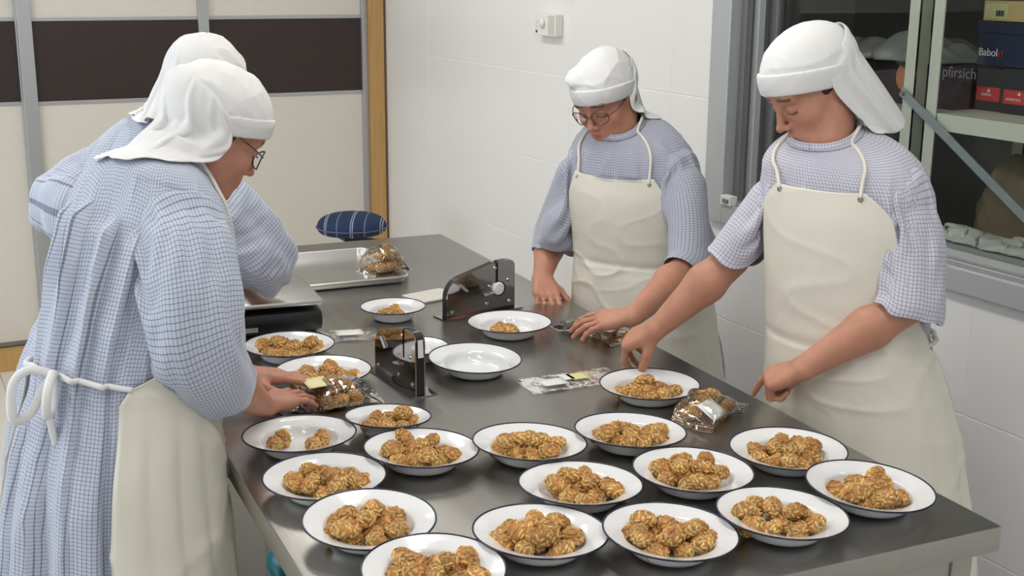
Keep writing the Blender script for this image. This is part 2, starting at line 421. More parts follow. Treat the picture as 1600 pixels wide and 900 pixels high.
# left and back walls with window openings the daylight comes through
def wall_with_hole(name, ax, pos, th, a0, a1, h0, h1, z0, z1):
    b = MB()
    def bx(p, q, zl, zh):
        lo, hi = ([pos, p, zl], [pos+th, q, zh]) if ax == 0 else ([p, pos, zl], [q, pos+th, zh])
        b.box(lo, hi)
    bx(a0, h0, 0, CEIL); bx(h1, a1, 0, CEIL); bx(h0, h1, 0, z0); bx(h0, h1, z1, CEIL)
    o = b.build(name, m_white); o['kind'] = 'structure'; return o
wall_with_hole('wall_left', 0, -2.6, .1, -2.1, 6.2, 2.15, 4.85, .8, 2.3)
wall_with_hole('wall_back', 1, -2.1, .1, -2.6, 4.2, -1.35, 1.95, .9, 2.3)
# far wall and sliding doors
slab('wall_far', (-2.6, YF, 0), (4.2, YF+.1, CEIL), m_white)
def door(n, x0, x1, yb, lstile, rstile):
    d = empty('door_%d' % n, (x0, yb, 0)); d['kind'] = 'structure'
    z0, z1, b0, b1 = 0.10, 2.55, 1.232, 1.588
    def pn(nm, zl, zh, m, dy=0.0): MB().box((x0+lstile, yb-.012-dy, zl), (x1-rstile, yb, zh), .001).build(nm, m, d)
    pn('lower_panel', z0+.02, b0-.016, m_cream); pn('band_panel', b0, b1, m_wenge); pn('upper_panel', b1+.016, z1, m_cream)
    for zz in (b0-.016, b1): MB().box((x0+lstile, yb-.017, zz), (x1-rstile, yb, zz+.016), .001).build('divider_strip', m_alu, d)
    MB().box((x0+lstile, yb-.016, z0), (x1-rstile, yb, z0+.02), .001).build('bottom_rail', m_alug, d)
    for xa, xb in ((x0, x0+lstile), (x1-rstile, x1)):
        if xb-xa > .004: MB().box((xa, yb-.034, z0), (xb, yb, z1), .004).build('stile', m_alu, d)
    return d
door(1, -2.4, 0.637, 6.09, .03, .012)
door(2, 0.630, 1.430, 6.055, .062, .0)
door(3, 1.430, 2.272, 6.055, .050, .030)
o = slab('trim_1', (2.272, 5.99, 0), (2.345, 6.09, 2.6), m_oak)
MB().box((2.345, 5.995, 0), (2.357, 6.09, 2.6)).build('edge_strip', mat('dark_oak', (.16, .09, .04), .6), o)  # thin dark strip along the right edge of the trim
slab('trim_2', (-2.4, 6.0, 0), (2.272, 6.095, 0.095), m_oak)

# right wall: substrate around the window, single tiles in front
WY0, WY1, WZ0, WZ1 = 0.55, 3.222, 1.062, 2.35
b = MB()
for lo, hi in (((XW+.0014, WY1, 0), (XW+.12, 6.1, CEIL)), ((XW+.0014, -2.1, 0), (XW+.12, WY0, CEIL)), ((XW+.0014, WY0, 0), (XW+.12, WY1, WZ0)), ((XW+.0014, WY0, WZ1), (XW+.12, WY1, CEIL))):
    b.box(lo, hi)
wr = b.build('wall_right', m_grout, loc=(XW+.06, 3, 0)); wr['kind'] = 'structure'
for i in range(-1, 12):
    ya, yb_ = 5.470-.67*i, 5.470-.67*(i-1); yb_ = min(yb_, 6.1); ya = max(ya, -2)
    if yb_ < -1.9: continue
    for j in range(9):
        za, zb = max(0.071+.341*(j-1), 0), min(0.071+.341*j, CEIL)
        rects = []
        if ya >= WY1 or yb_ <= WY0 or zb <= WZ0 or za >= WZ1: rects = [(ya, yb_, za, zb)]
        else:
            if yb_ > WY1+.01: rects.append((WY1, yb_, za, zb))
            if ya < WY0-.01: rects.append((ya, WY0, za, zb))
            p, q = max(ya, WY0), min(yb_, WY1)
            if za < WZ0-.01: rects.append((p, q, za, WZ0))
            if zb > WZ1+.01: rects.append((p, q, WZ1, zb))
        for (p, q, zl, zh) in rects:
            if q-p < .01 or zh-zl < .01: continue
            tile_obj(wr, 'tile', (XW, p+.0014, zl+.0014), (XW+.010, q-.0014, zh-.0014), m_tile)
# window in the right wall
wn = empty('window_1', (XW, 1.9, WZ0)); wn['kind'] = 'structure'
b = MB(); x0 = XW-.022
b.box((x0, WY1-.095, WZ0), (XW+.05, WY1, WZ1), .004); b.build('frame_jamb', m_alud, wn)
MB().box((x0, WY0, WZ0), (XW+.05, WY0+.095, WZ1), .004).build('frame_jamb', m_alud, wn)
MB().box((x0, WY0+.095, WZ1-.09), (XW+.05, WY1-.095, WZ1), .004).build('frame_head', m_alud, wn)
MB().box((x0, WY0+.095, WZ0), (XW+.045, WY1-.095, WZ0+.062), .004).build('frame_bottom', m_alud, wn)
MB().box((x0+.012, WY0+.095, WZ0+.062), (XW+.02, WY1-.095, WZ0+.075), .003).build('sill_ridge', m_alu, wn)
MB().box((XW+.02, WY0+.095, WZ0+.060), (XW+.14, WY1-.095, WZ0+.068), .001).build('sill_plate', m_alud, wn)
for k, (dx, dy) in enumerate(((.03, .025), (.062, .045), (.09, .03))):
    MB().box((XW+dx-.012, WY1-.095-dy, WZ0+.068), (XW+dx+.012, WY1-.09, WZ1-.09), .002).build('track_profile', m_alug if k != 1 else m_alud, wn)
MB().box((XW+.098, WY1-.165, WZ0+.068), (XW+.122, WY1-.12, WZ1-.09), .002).build('sash_stile', m_alug, wn)
MB().box((XW+.107, WY0+.095, WZ0+.066), (XW+.111, WY1-.13, WZ1-.09)).build('pane', m_glass, wn)
lt = MB().box((XW-.030, WY1-.150, WZ0+.062), (XW-.004, WY1-.098, WZ0+.092), .003).build('latch', m_wplast, wn)
MB().box((XW-.034, WY1-.140, WZ0+.070), (XW-.029, WY1-.112, WZ0+.082), .001).build('latch_slot', m_alug, lt)

# dim store room behind the window
lr = empty('ceiling_lamp', (2.95, 1.2, CEIL), 'added unseen ceiling lamp that brightens the store room behind the window', 'lamp', 'ceiling lamps')  # unseen fixture, added to brighten the store room
MB().box((2.85, .6, CEIL-.06), (3.05, 1.8, CEIL), .006).build('housing', m_white, lr)
MB().box((2.87, .63, CEIL-.068), (3.03, 1.77, CEIL-.06)).build('diffuser', m_lamp, lr)
area('store_fill_light', (2.95, 1.2, CEIL-.075), (0, 0, 0), .14, 1.1, 6.5, (1, .97, .92))  # added fill for the racks, goes with the unseen fixture
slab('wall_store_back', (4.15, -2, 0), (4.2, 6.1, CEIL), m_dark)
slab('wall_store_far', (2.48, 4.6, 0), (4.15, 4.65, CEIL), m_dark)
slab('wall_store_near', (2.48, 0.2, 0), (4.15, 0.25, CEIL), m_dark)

# ------------------------------------------------------------------ racks in the store room
def angle_post(parent, x, y, z0, z1, s=.042, t=.004, sx=1, sy=1):
    MB().box((x, min(y, y+sy*s), z0), (x+t, max(y, y+sy*s), z1)).box((x, min(y, y+sy*t), z0), (x+s, max(y, y+sy*t), z1)).build('post', m_rack, parent)
def rack(y0, y1, xf, xb, shelves, label):
    r = empty('storage_rack', (xf, (y0+y1)/2, 0), label, 'rack', 'cream racks behind the window')
    for y, s in ((y0, 1), (y1, -1)):
        angle_post(r, xf, y, 0, 2.4, sy=s); angle_post(r, xb-.04, y, 0, 2.4, sy=s)
    for z in shelves:
        sh = MB().box((xf+.004, y0+.006, z-.004), (xb-.004, y1-.006, z)).build('shelf', m_rack, r)
        MB().box((xf+.004, y0+.044, z-.046), (xf+.012, y1-.044, z-.004)).build('front_beam', m_rack, sh)
        MB().box((xb-.012, y0+.044, z-.046), (xb-.004, y1-.044, z-.004)).build('back_beam', m_rack, sh)
    return r
ra = rack(1.25, 2.595, 2.62, 3.12, (0.35, 0.95, 1.45, 2.0), 'cream steel rack carrying shoe boxes at the right edge, behind the window')
rb = rack(2.640, 4.0, 2.62, 3.12, (0.35, 0.95, 1.43, 2.0), 'cream steel rack half hidden behind the bending right-hand worker, behind the window')
# galvanised diagonal brace
p, q = hx(1413, 146, 2.612), hx(1640, 378, 2.612)
d = q-p; L = np.linalg.norm(d); d /= L; n = np.cross(V(1, 0, 0), d)
br = MB(); wv = .0125
br.add([p-d*.012-n*wv, q-n*wv, q+n*wv, p-d*.012+n*wv, p-d*.012-n*wv-V(.004, 0, 0), q-n*wv-V(.004, 0, 0), q+n*wv-V(.004, 0, 0), p-d*.012+n*wv-V(.004, 0, 0)],
       [(0, 1, 2, 3), (7, 6, 5, 4), (0, 4, 5, 1), (1, 5, 6, 2), (2, 6, 7, 3), (3, 7, 4, 0)])
bo = br.build('diagonal_brace', m_galv, rb)
MB().lathe([(0, -.006), (.006, -.006), (.006, 0)], p-V(.004, 0, 0), 12, np.array([[0, 0, 1], [1, 0, 0], [0, 1, 0.]])).build('bolt', m_alug, bo)

# cartons on the racks, with their print
def text(body, size, loc, parent, m, ext=0.0005, align='LEFT'):
    """lettering standing on a face that looks to -x (reads towards -y)"""
    cu = bpy.data.curves.new('lettering', 'FONT'); cu.body = body; cu.size = size; cu.extrude = ext; cu.align_x = align
    t = bpy.data.objects.new('lettering_source', cu); COL.objects.link(t)
    dg = bpy.context.evaluated_depsgraph_get(); me = bpy.data.meshes.new_from_object(t.evaluated_get(dg))
    bpy.data.objects.remove(t)
    R = np.array([[0, 0, -1], [-1, 0, 0], [0, 1, 0.]])
    vs = np.array([v.co for v in me.vertices]); fs = [list(p.vertices) for p in me.polygons]; bpy.data.meshes.remove(me)
    return mk('lettering', vs@R.T+V(*loc), fs, m, parent, smooth=False)
m_kraft = mat('kraft_card', (.55, .40, .17), .7, var=.08)
m_navy = mat('navy_card', (.012, .020, .055), .5, var=.1)
m_blk = mat('black_card', (.012, .013, .016), .45, var=.2)
m_plum = mat('plum_card', (.035, .016, .022), .5, var=.2)
m_red = mat('red_print', (.55, .03, .03), .5)
m_pale = mat('pale_print', (.75, .78, .80), .5)
m_peach = mat('peach_print', (.70, .25, .12), .5, var=.3, vscale=30)
m_leaf = mat('leaf_print', (.06, .20, .05), .5)
m_lab = mat('lime_label', (.55, .56, .28), .6, var=.15, vscale=60)
m_ink = mat('black_ink', (.02, .02, .02), .6)
def carton(name, lo, hi, m, label, lid=None):
    c = MB().box(lo, hi, .002).build(name, m, loc=((lo[0]+hi[0])/2, (lo[1]+hi[1])/2, lo[2])); tag(c, label, 'box', 'cartons behind the window')
    if lid: MB().box((lo[0]-.003, lo[1]-.003, hi[2]-lid), (hi[0]+.003, hi[1]+.003, hi[2]+.002), .002).build('lid', m, c)
    return c
XB = 2.80
c = carton('shoe_box', (XB, 2.492, 1.4505), (XB+.24, 2.632-.045, 1.566), m_blk, 'black shoe box with a red label, nearer the rack post, under the navy box')
MB().box((XB-.001, 2.50, 1.478), (XB, 2.582, 1.516)).build('label_print', m_red, c)
text('▲', .012, (XB-.0012, 2.545, 1.503), c, m_pale); text('UNITED', .010, (XB-.0012, 2.565, 1.492), c, m_pale)
c = carton('shoe_box', (XB-.01, 2.25, 1.4505), (XB+.24, 2.484, 1.572), m_blk, 'black shoe box with a red label at the right edge of the picture')
MB().box((XB-.011, 2.37, 1.478), (XB-.01, 2.478, 1.516)).build('label_print', m_red, c)
text('▲', .012, (XB-.0112, 2.43, 1.503), c, m_pale); text('ATHLETICS', .010, (XB-.0112, 2.468, 1.487), c, m_pale)
c = carton('shoe_box', (XB-.004, 2.27, 1.576), (XB+.24, 2.645-.055, 1.693), m_navy, 'navy shoe box with white and red lettering between kraft and black boxes', .03)
text('Babol', .030, (XB-.0075, 2.583, 1.602), c, m_pale); text('at', .030, (XB-.0075, 2.517, 1.602), c, m_red)
c = carton('kraft_box', (XB, 2.26, 1.697), (XB+.24, 2.645-.06, 1.752), m_kraft, 'kraft cardboard box with a printed label, upon the navy shoe box')
MB().box((XB-.001, 2.50, 1.704), (XB, 2.578, 1.744)).build('label_print', m_lab, c)
bb = MB()
for k in range(9): bb.box((XB-.0015, 2.512+k*.0032, 1.710), (XB-.001, 2.512+k*.0032+.0016+.0006*(k % 3), 1.726))
bb.build('barcode_print', m_ink, c)
c = carton('kraft_box', (XB, 2.26, 1.7545), (XB+.24, 2.645-.06, 1.815), m_kraft, 'kraft cardboard box cut off by the top edge of the picture')
MB().box((XB-.001, 2.45, 1.7565), (XB, 2.53, 1.768)).build('label_print', m_leaf, c)
# plum fruit carton on the far rack
c = carton('fruit_carton', (2.86, 2.66, 1.431), (3.1, 3.35, 1.555), m_plum, 'dark plum fruit carton printed with a peach, behind the rack posts')
ang = np.linspace(0, 2*math.pi, 24, endpoint=False)
pk = hx(1411, 120, 2.859); disc = [pk+V(0, .030*math.cos(a), .040*math.sin(a)) for a in ang]
mk('peach_print', disc, [list(range(24))], m_peach, c, smooth=False)
mk('leaf_print', [pk+V(-.0005, .012+.028*math.cos(a), .042+.011*math.sin(a)+.010*math.cos(a)) for a in ang], [list(range(24))], m_leaf, c, smooth=False)
pt = hx(1472, 119, 2.858); text('pfirsich', .045, pt, c, mat('lilac_print', (.30, .26, .30), .5))
# crumpled sheets
m_sack = mat('grey_plastic_sheet', (.34, .35, .33), .3, var=.3, vscale=14)
m_sackl = mat('pale_plastic_sheet', (.52, .53, .49), .3, var=.2, vscale=14)
def crumple(name, c, sx, sy, h, m, seed, label, cat='plastic sheet'):
    n = 44; u = np.linspace(-1, 1, n); U, W = np.meshgrid(u, u, indexing='ij')
    P = np.stack([U*sx, W*sy, U*0], -1)
    env = np.clip(1-np.maximum(abs(U), abs(W))**4, 0, 1)
    q = P*np.array([1, .45, 1])
    z = h*env*(.55+.45*np.abs(sines(q, 2.6/sx, seed, 4)))+.5*h*np.abs(sines(q, 6/sx, seed+1, 5))*env
    P[..., 2] = z+.004; P[..., 0] += .18*sx*sines(P, 6/sx, seed+2); P[..., 1] += .10*sy*sines(P, 7/sx, seed+3)
    o = mk(name, P.reshape(-1, 3)+V(*c), grid_faces(n, n), m, loc=c, solid=.002)
    return tag(o, label, cat, 'crumpled sheets behind the window')
crumple('plastic_sheet', (2.96, 3.04, 1.5575), .13, .24, .06, m_sack, 3, 'crumpled grey plastic lying on the plum fruit carton')
SILLZ = WZ0+.068
for k, (x, y, sx, sy, h) in enumerate([(2.545, 2.28, .05, .20, .030), (2.53, 1.90, .045, .13, .045)]):
    crumple('plastic_sheet', (x, y, 1.1385), sx, sy, h, m_sackl if k == 0 else m_sack, 20+k, ['pale crumpled plastic on the ledge inside the window', 'grey crumpled plastic on the ledge at the right edge'][k])
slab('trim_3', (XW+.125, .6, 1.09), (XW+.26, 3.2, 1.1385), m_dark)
m_sackb = mat('brown_sack', (.16, .12, .07), .8, var=.35, vscale=9)
def sack(c, r, seed, label):
    F = Field(V(*c)-V(*r)*1.3, V(*c)+V(*r)*1.3, .012); F.ell(c, r, 0)
    x, y, z = F.full(); P = np.stack(np.broadcast_arrays(x, y, z), -1); F.F += (.025*sines(P, 30, seed)+.012*crease(P, 60, seed+3)).astype(np.float32)
    v, f = F.mesh(); v[:, 2] = np.maximum(v[:, 2], .952)
    return tag(mk('paper_sack', v, f, m_sackb, loc=(c[0], c[1], .952)), label, 'sack', 'sacks on the lower shelf')
sack((2.87, 2.36, 1.14), (.2, .19, .22), 4, 'brown sack on the lower shelf behind the diagonal brace')
sack((2.87, 1.92, 1.12), (.2, .20, .19), 5, 'brown sack on the lower shelf at the right picture edge')

# thermostat
th = empty('thermostat', (XW, 4.27, 1.585), 'white room thermostat on the tiled wall', 'thermostat')
MB().box((XW-.034, 4.188, 1.583), (XW, 4.352, 1.664), .004).build('case', m_wplast, th)
MB().box((XW-.0348, 4.196, 1.588), (XW-.0338, 4.245, 1.659)).build('side_cover', mat('beige_plastic', (.60, .57, .51), .5), th)
Rx = np.array([[0, 0, -1], [1, 0, 0], [0, 1, 0.]])
MB().lathe([(.018, 0), (.018, .008), (.015, .012), (0, .0125)], (XW-.034, 4.285, 1.63), 28, Rx).build('dial', m_wplast, th, smooth=True)
MB().lathe([(.006, 0), (.006, .001), (0, .0012)], (XW-.034, 4.335, 1.597), 16, Rx).build('button', m_black, th)
for k, (y, z) in enumerate(((4.338, 1.628), (4.338, 1.617), (4.328, 1.636))): MB().box((XW-.0346, y-.003, z-.002), (XW-.034, y+.003, z+.001)).build('scale_mark', m_alug, th)

# ------------------------------------------------------------------ steel work table
TZ = 0.90
ta = 0.0491; tx, ty = V(math.cos(ta), -math.sin(ta), 0), V(math.sin(ta), math.cos(ta), 0)
NR = V(1.667, 1.387, 0); TW, TL = 1.155, 2.68
def tp(a, b, z): return NR-tx*a+ty*b+V(0, 0, z)         # a: metres left of the right edge, b: metres from the near edge
tb = empty('work_table', tp(TW/2, TL/2, 0), 'long stainless steel work table covered with plates', 'table')
Rt = np.stack([-tx, ty, V(0, 0, 1)], 1)
b = MB(); b.box((0, 0, TZ-.048), (TW, TL, TZ), .005, Rt, NR); smooth_by_angle(b.build('tabletop', m_steel, tb))
for (a, q) in ((.03, .03), (TW-.075, .03), (.03, TL-.075), (TW-.075, TL-.075)):
    leg = MB().box((a, q, .03), (a+.045, q+.045, TZ-.048), .003, Rt, NR).build('leg', m_steelv, tb)
    MB().lathe([(0, 0), (.022, 0), (.022, .012), (.012, .016), (.012, .03)], tp(a+.0225, q+.0225, 0), 16).build('foot', m_black, leg)
MB().box((.035, .06, .20), (TW-.035, TL-.06, .225), .003, Rt, NR).build('undershelf', m_steelv, tb)
for (a, q, a2, q2) in ((.075, .035, TW-.075, .06), (.075, TL-.06, TW-.075, TL-.035), (.035, .075, .06, TL-.075), (TW-.06, .075, TW-.035, TL-.075)):
    MB().box((a, q, TZ-.10), (a2, q2, TZ-.049), .002, Rt, NR).build('rail', m_steelv, tb)
MB().box((TW-.100, .98, .226), (TW-.004, 1.02, TZ-.10), .003, Rt, NR).build('side_panel', m_steelv, tb)
# turquoise bag on the undershelf
tq = mat('turquoise_plastic', (.02, .22, .27), .3, var=.5, vscale=12)
F = Field((.60, 2.25, .2), (1.0, 2.75, .75), .008); F.ell((.80, 2.5, .42), (.13, .17, .20), .0); x, y, z = F.full()
F.F += (.018*sines(np.stack(np.broadcast_arrays(x, y, z), -1), 40, 8)).astype(np.float32); v, f = F.mesh(); v[:, 2] = np.maximum(v[:, 2], .2265)
tag(mk('plastic_bag', v, f, tq, loc=(.80, 2.5, .2265)), 'turquoise plastic bag stored under the steel table', 'bag')

# ------------------------------------------------------------------ stool
st = empty('stool', (1.79, 4.98, 0), 'round stool with a navy striped cushion behind the table', 'stool')
def stripe_mat():
    m, N, L, bs = nodes('navy_striped_fabric'); bs.inputs['Roughness'].default_value = .85
    tc = N.new('ShaderNodeTexCoord'); sp = N.new('ShaderNodeSeparateXYZ'); mp = N.new('ShaderNodeMapping'); mp.inputs['Rotation'].default_value = (0, 0, math.radians(28))
    L.new(tc.outputs['Object'], mp.inputs[0]); L.new(mp.outputs[0], sp.inputs[0])
    rp = N.new('ShaderNodeValToRGB'); rp.color_ramp.interpolation = 'CONSTANT'
    d = N.new('ShaderNodeMath'); d.operation = 'DIVIDE'; d.inputs[1].default_value = .115; L.new(sp.outputs[0], d.inputs[0])
    fr = N.new('ShaderNodeMath'); fr.operation = 'FRACT'; L.new(d.outputs[0], fr.inputs[0]); L.new(fr.outputs[0], rp.inputs[0])
    e = rp.color_ramp.elements; nv = (.012, .03, .085, 1)
    e[0].position = 0; e[0].color = nv; e[1].position = .10; e[1].color = (.30, .36, .45, 1)
    for p, c in ((.13, nv), (.17, (.33, .38, .46, 1)), (.20, nv), (.58, (.10, .15, .26, 1)), (.63, nv)):
        k = e.new(p); k.color = c
    L.new(rp.outputs[0], bs.inputs['Base Color']); return m
m_str = stripe_mat()
zs = .755
prof = [(0, zs-.028), (.125, zs-.028), (.145, zs-.012), (.150, zs+.008), (.143, zs+.032), (.12, zs+.050), (.07, zs+.062), (0, zs+.066)]
MB().lathe(prof, (1.79, 4.98, 0), 48).build('seat_cushion', m_str, st, smooth=True, sub=1)
MB().tube([V(1.79+.1505*math.cos(a), 4.98+.1505*math.sin(a), zs+.006) for a in np.linspace(0, 2*math.pi, 48, endpoint=False)], .0028, 6, closed=True).build('piping', mat('mauve_piping', (.16, .10, .20), .7), st, smooth=True)
MB().box((1.74, 4.93, zs-.05), (1.84, 5.03, zs-.026), .004).build('seat_bracket', m_black, st)
MB().tube([(1.79, 4.98, zs-.04), (1.79, 4.98, .1)], .022, 20).build('column', m_chrome, st, smooth=True)
MB().tube([(1.80, 4.98, zs-.045), (1.87, 4.92, zs-.05), (1.90, 4.90, zs-.05)], .006, 8).build('height_lever', m_black, st)
for k in range(5):
    a = k*2*math.pi/5+.3; e_ = V(1.79+.25*math.cos(a), 4.98+.25*math.sin(a), .06)
    lg = MB().tube([(1.79, 4.98, .11), e_], [.024, .014], 12).build('base_arm', m_black, st, smooth=True)
    MB().lathe([(0, 0), (.02, .004), (.026, .026), (.02, .048), (0, .052)], e_-V(0, 0, .06), 14).build('castor', m_black, lg, smooth=True)

# ------------------------------------------------------------------ baking tray, scale, sealers
def pan(name, c, ex, ey, wx, wy, h, lip, m, label):
    r = empty(name, c, label, 'tray'); c = V(*c)
    def ring(hw, hh, z, rad, n=8):
        pts = []
        for sx, sy, a0 in ((1, 1, 0), (-1, 1, 90), (-1, -1, 180), (1, -1, 270)):
            for k in range(n):
                a = math.radians(a0+90*k/(n-1)); pts.append(c+ex*(sx*(hw-rad)+rad*math.cos(a))+ey*(sy*(hh-rad)+rad*math.sin(a))+V(0, 0, z))
        return pts
    rings = [ring(wx-lip, wy-lip, h, .03), ring(wx-lip-.006, wy-lip-.006, .004, .026), ring(wx-lip-.007, wy-lip-.007, .002, .026)]
    n = len(rings[0]); v = sum(rings, []); f = [(i*n+j, i*n+(j+1) % n, (i+1)*n+(j+1) % n, (i+1)*n+j) for i in range(2) for j in range(n)]+[list(range(2*n, 3*n))]
    mk('basin', v, f, m, r, solid=.0015, smooth=False)
    MB().tube(ring(wx-lip/2, wy-lip/2, h, .036), lip/2, 8, closed=True).build('rolled_rim', m, r, smooth=True)
    return r
ex, ey = unit((math.cos(-.05), math.sin(-.05), 0)), unit((math.sin(.05), math.cos(.05), 0))
tcx = V(1.165, 3.655, TZ+.0005)
pan('baking_tray', tcx, ex, ey, .265, .222, .020, .010, m_panst, 'shallow aluminium baking tray at the far end of the table')
# kitchen scale
sc = empty('kitchen_scale', (.86, 3.15, TZ), 'black table scale with a steel pan under the leaning worker\'s arm', 'scale')
Rs = np.stack([unit((.99, -.12, 0)), unit((.12, .99, 0)), V(0, 0, 1)], 1); cs_ = V(.865, 3.155, TZ)
smooth_by_angle(MB().box((-.15, -.13, .012), (.15, .16, .068), .016, Rs, cs_).build('housing', m_black, sc))
for sx in (-.12, .12):
    for sy in (-.10, .13): MB().lathe([(.014, 0), (.016, .012)], cs_+Rs@V(sx, sy, .0005), 12).build('foot', m_blackm, sc)
MB().box((-.115, -.1312, .022), (-.02, -.1295, .034), 0, Rs, cs_).build('name_strip', mat('grey_print', (.42, .42, .40), .5, var=.3, vscale=120), sc)
MB().box((-.10, -.08, .066), (.10, .10, .080), .004, Rs, cs_).build('pan_support', m_blackm, sc)
smooth_by_angle(MB().box((-.145, -.125, .080), (.150, .165, .094), .005, Rs, cs_).build('weighing_pan', m_panst, sc))
# bag sealers: two polished cheeks on a base plate with a tape slot and a white roller
def sealer(p0, p1, H, label, flip=1, roller=True):
    r = empty('bag_sealer', ((p0+p1)/2), label, 'sealer', 'bag neck sealers')
    e = unit(p1-p0); W = np.linalg.norm(p1-p0); nn = V(e[1], -e[0], 0)*flip
    def fn(x, y, t): return V(p0[0], p0[1], 0)+e*x+nn*t+V(0, 0, TZ+y)
    def cheek(nm, t0, t1, m, slot=True):
        R_, R2 = .055, .018; o = [(0, .003), (0, H*.80-R_)]
        for k in range(9): a = math.pi-k*math.pi/2/8*.86; o.append((R_+R_*math.cos(a), H*.80-R_+R_*math.sin(a)))
        xs = W*.72
        o += [(xs-.008, H*.985)]
        if slot: o += [(xs-.003, H*.97), (xs-.002, H*.52), (xs+.005, H*.52), (xs+.006, H*.97)]
        o += [(xs+.010, H)]
        for k in range(7): a = math.pi/2-k*math.pi/2/6; o.append((W-R2+R2*math.cos(a), H-R2+R2*math.sin(a)))
        o += [(W, .003)]
        return MB().prism(o, t0, t1, fn).build(nm, m, r)
    cheek('front_cheek', 0, .0025, m_mirror); cheek('rear_cheek', -.022, -.0195, m_mirror)
    cheek('core', -.0195, 0, m_black)
    b = MB().prism([(-.016, .0005), (W+.016, .0005), (W+.016, .003), (-.016, .003)], -.045, .020, fn).build('base_plate', m_mirror, r)
    Rn = np.stack([e, V(0, 0, 1), nn], 1)
    for x, y in ((W*.07, H*.13), (W*.92, H*.16), (W*.90, H*.60), (W*.62, H*.52), (W*.70, H*.88), (W*.58, H*.18)):
        MB().lathe([(.0045, 0), (.0045, .002), (0, .0035)], fn(x, y, .0025), 12, Rn).build('bolt', m_chrome, r)
    if roller: MB().lathe([(0, 0), (.0185, 0), (.0185, .006), (.015, .010), (0, .011)], fn(W*.74, H*.46, .0025), 24, Rn).build('roller', m_wplast, r, smooth=False)
    if roller: MB().lathe([(.0185, 0), (.0215, 0), (.0215, .004), (.0185, .004)], fn(W*.755, H*.45, .0025), 24, Rn).build('roller_cup', m_black, r)
    MB().tube([fn(W*.52, H*.36, .006), fn(W*.66, H*.39, .006)], .004, 8).build('tape_lever', m_chrome, r)
    MB().tube([fn(W*.18, H*.66, .005), fn(W*.29, H*.50, .005)], .003, 8).build('tension_pin', m_chrome, r)
    MB().prism([(W*.80, H*.86), (W*.90, H*1.005), (W*1.0, H*.90), (W*1.012, H*.62), (W*.99, H*.62), (W*.97, H*.86), (W*.88, H*.95), (W*.83, H*.84)], -.017, -.004, fn).build('tape_guide', m_wplast, r)
    return r
s1a, s1b = hz(698, 499, TZ), hz(803, 480, TZ)
s2a, s2b = hz(588, 578, TZ), hz(651, 619, TZ)
s2a = s2b+(s2a-s2b)*1.0
sealer(s1a, s1b, .140, 'polished steel bag sealer standing near the far plate and white paper')
sealer(s2a, s2b, .142, 'polished steel bag sealer between the two middle plates, seen at an angle', roller=False)

# ------------------------------------------------------------------ enamel plates
m_enam = mat('white_enamel', (.80, .81, .83), .12, coat=.3, spec=.5)
m_rim = mat('navy_enamel', (.010, .012, .035), .2)
def plate_mesh(Rr):
    k = Rr/.113; p = [(0, .0025), (.058, .0025), (.0665, .0045), (.0715, .0095), (.0745, .0165), (.0765, .0195), (.0805, .0213), (.100, .0258), (.1095, .0280), (.1125, .0288)]
    top = [(r*k, .0025+(z-.0025)*1.26) for r, z in p]
    bot = [(.1130, .0280), (.1095, .0264), (.100, .0242), (.0805, .0196), (.0775, .0175), (.0735, .0085), (.068, .0026), (.060, .0005), (0, .0005)]
    prof = top+[(r*k, .0005+(z-.0005)*1.26) for r, z in bot]
    b = MB(); b.lathe(prof, seg=56)
    me = bpy.data.meshes.new('enamel_plate'); me.from_pydata(b.v, [], b.f); me.materials.append(m_enam); me.polygons.foreach_set('use_smooth', [True]*len(me.polygons))
    c = MB(); c.tube([(.1125*k*math.cos(a), .1125*k*math.sin(a), .0354) for a in np.linspace(0, 2*math.pi, 64, endpoint=False)], .0017, 8, closed=True)
    mr = bpy.data.meshes.new('rim'); mr.from_pydata(c.v, [], c.f); mr.materials.append(m_rim); mr.polygons.foreach_set('use_smooth', [True]*len(mr.polygons))
    return me, mr
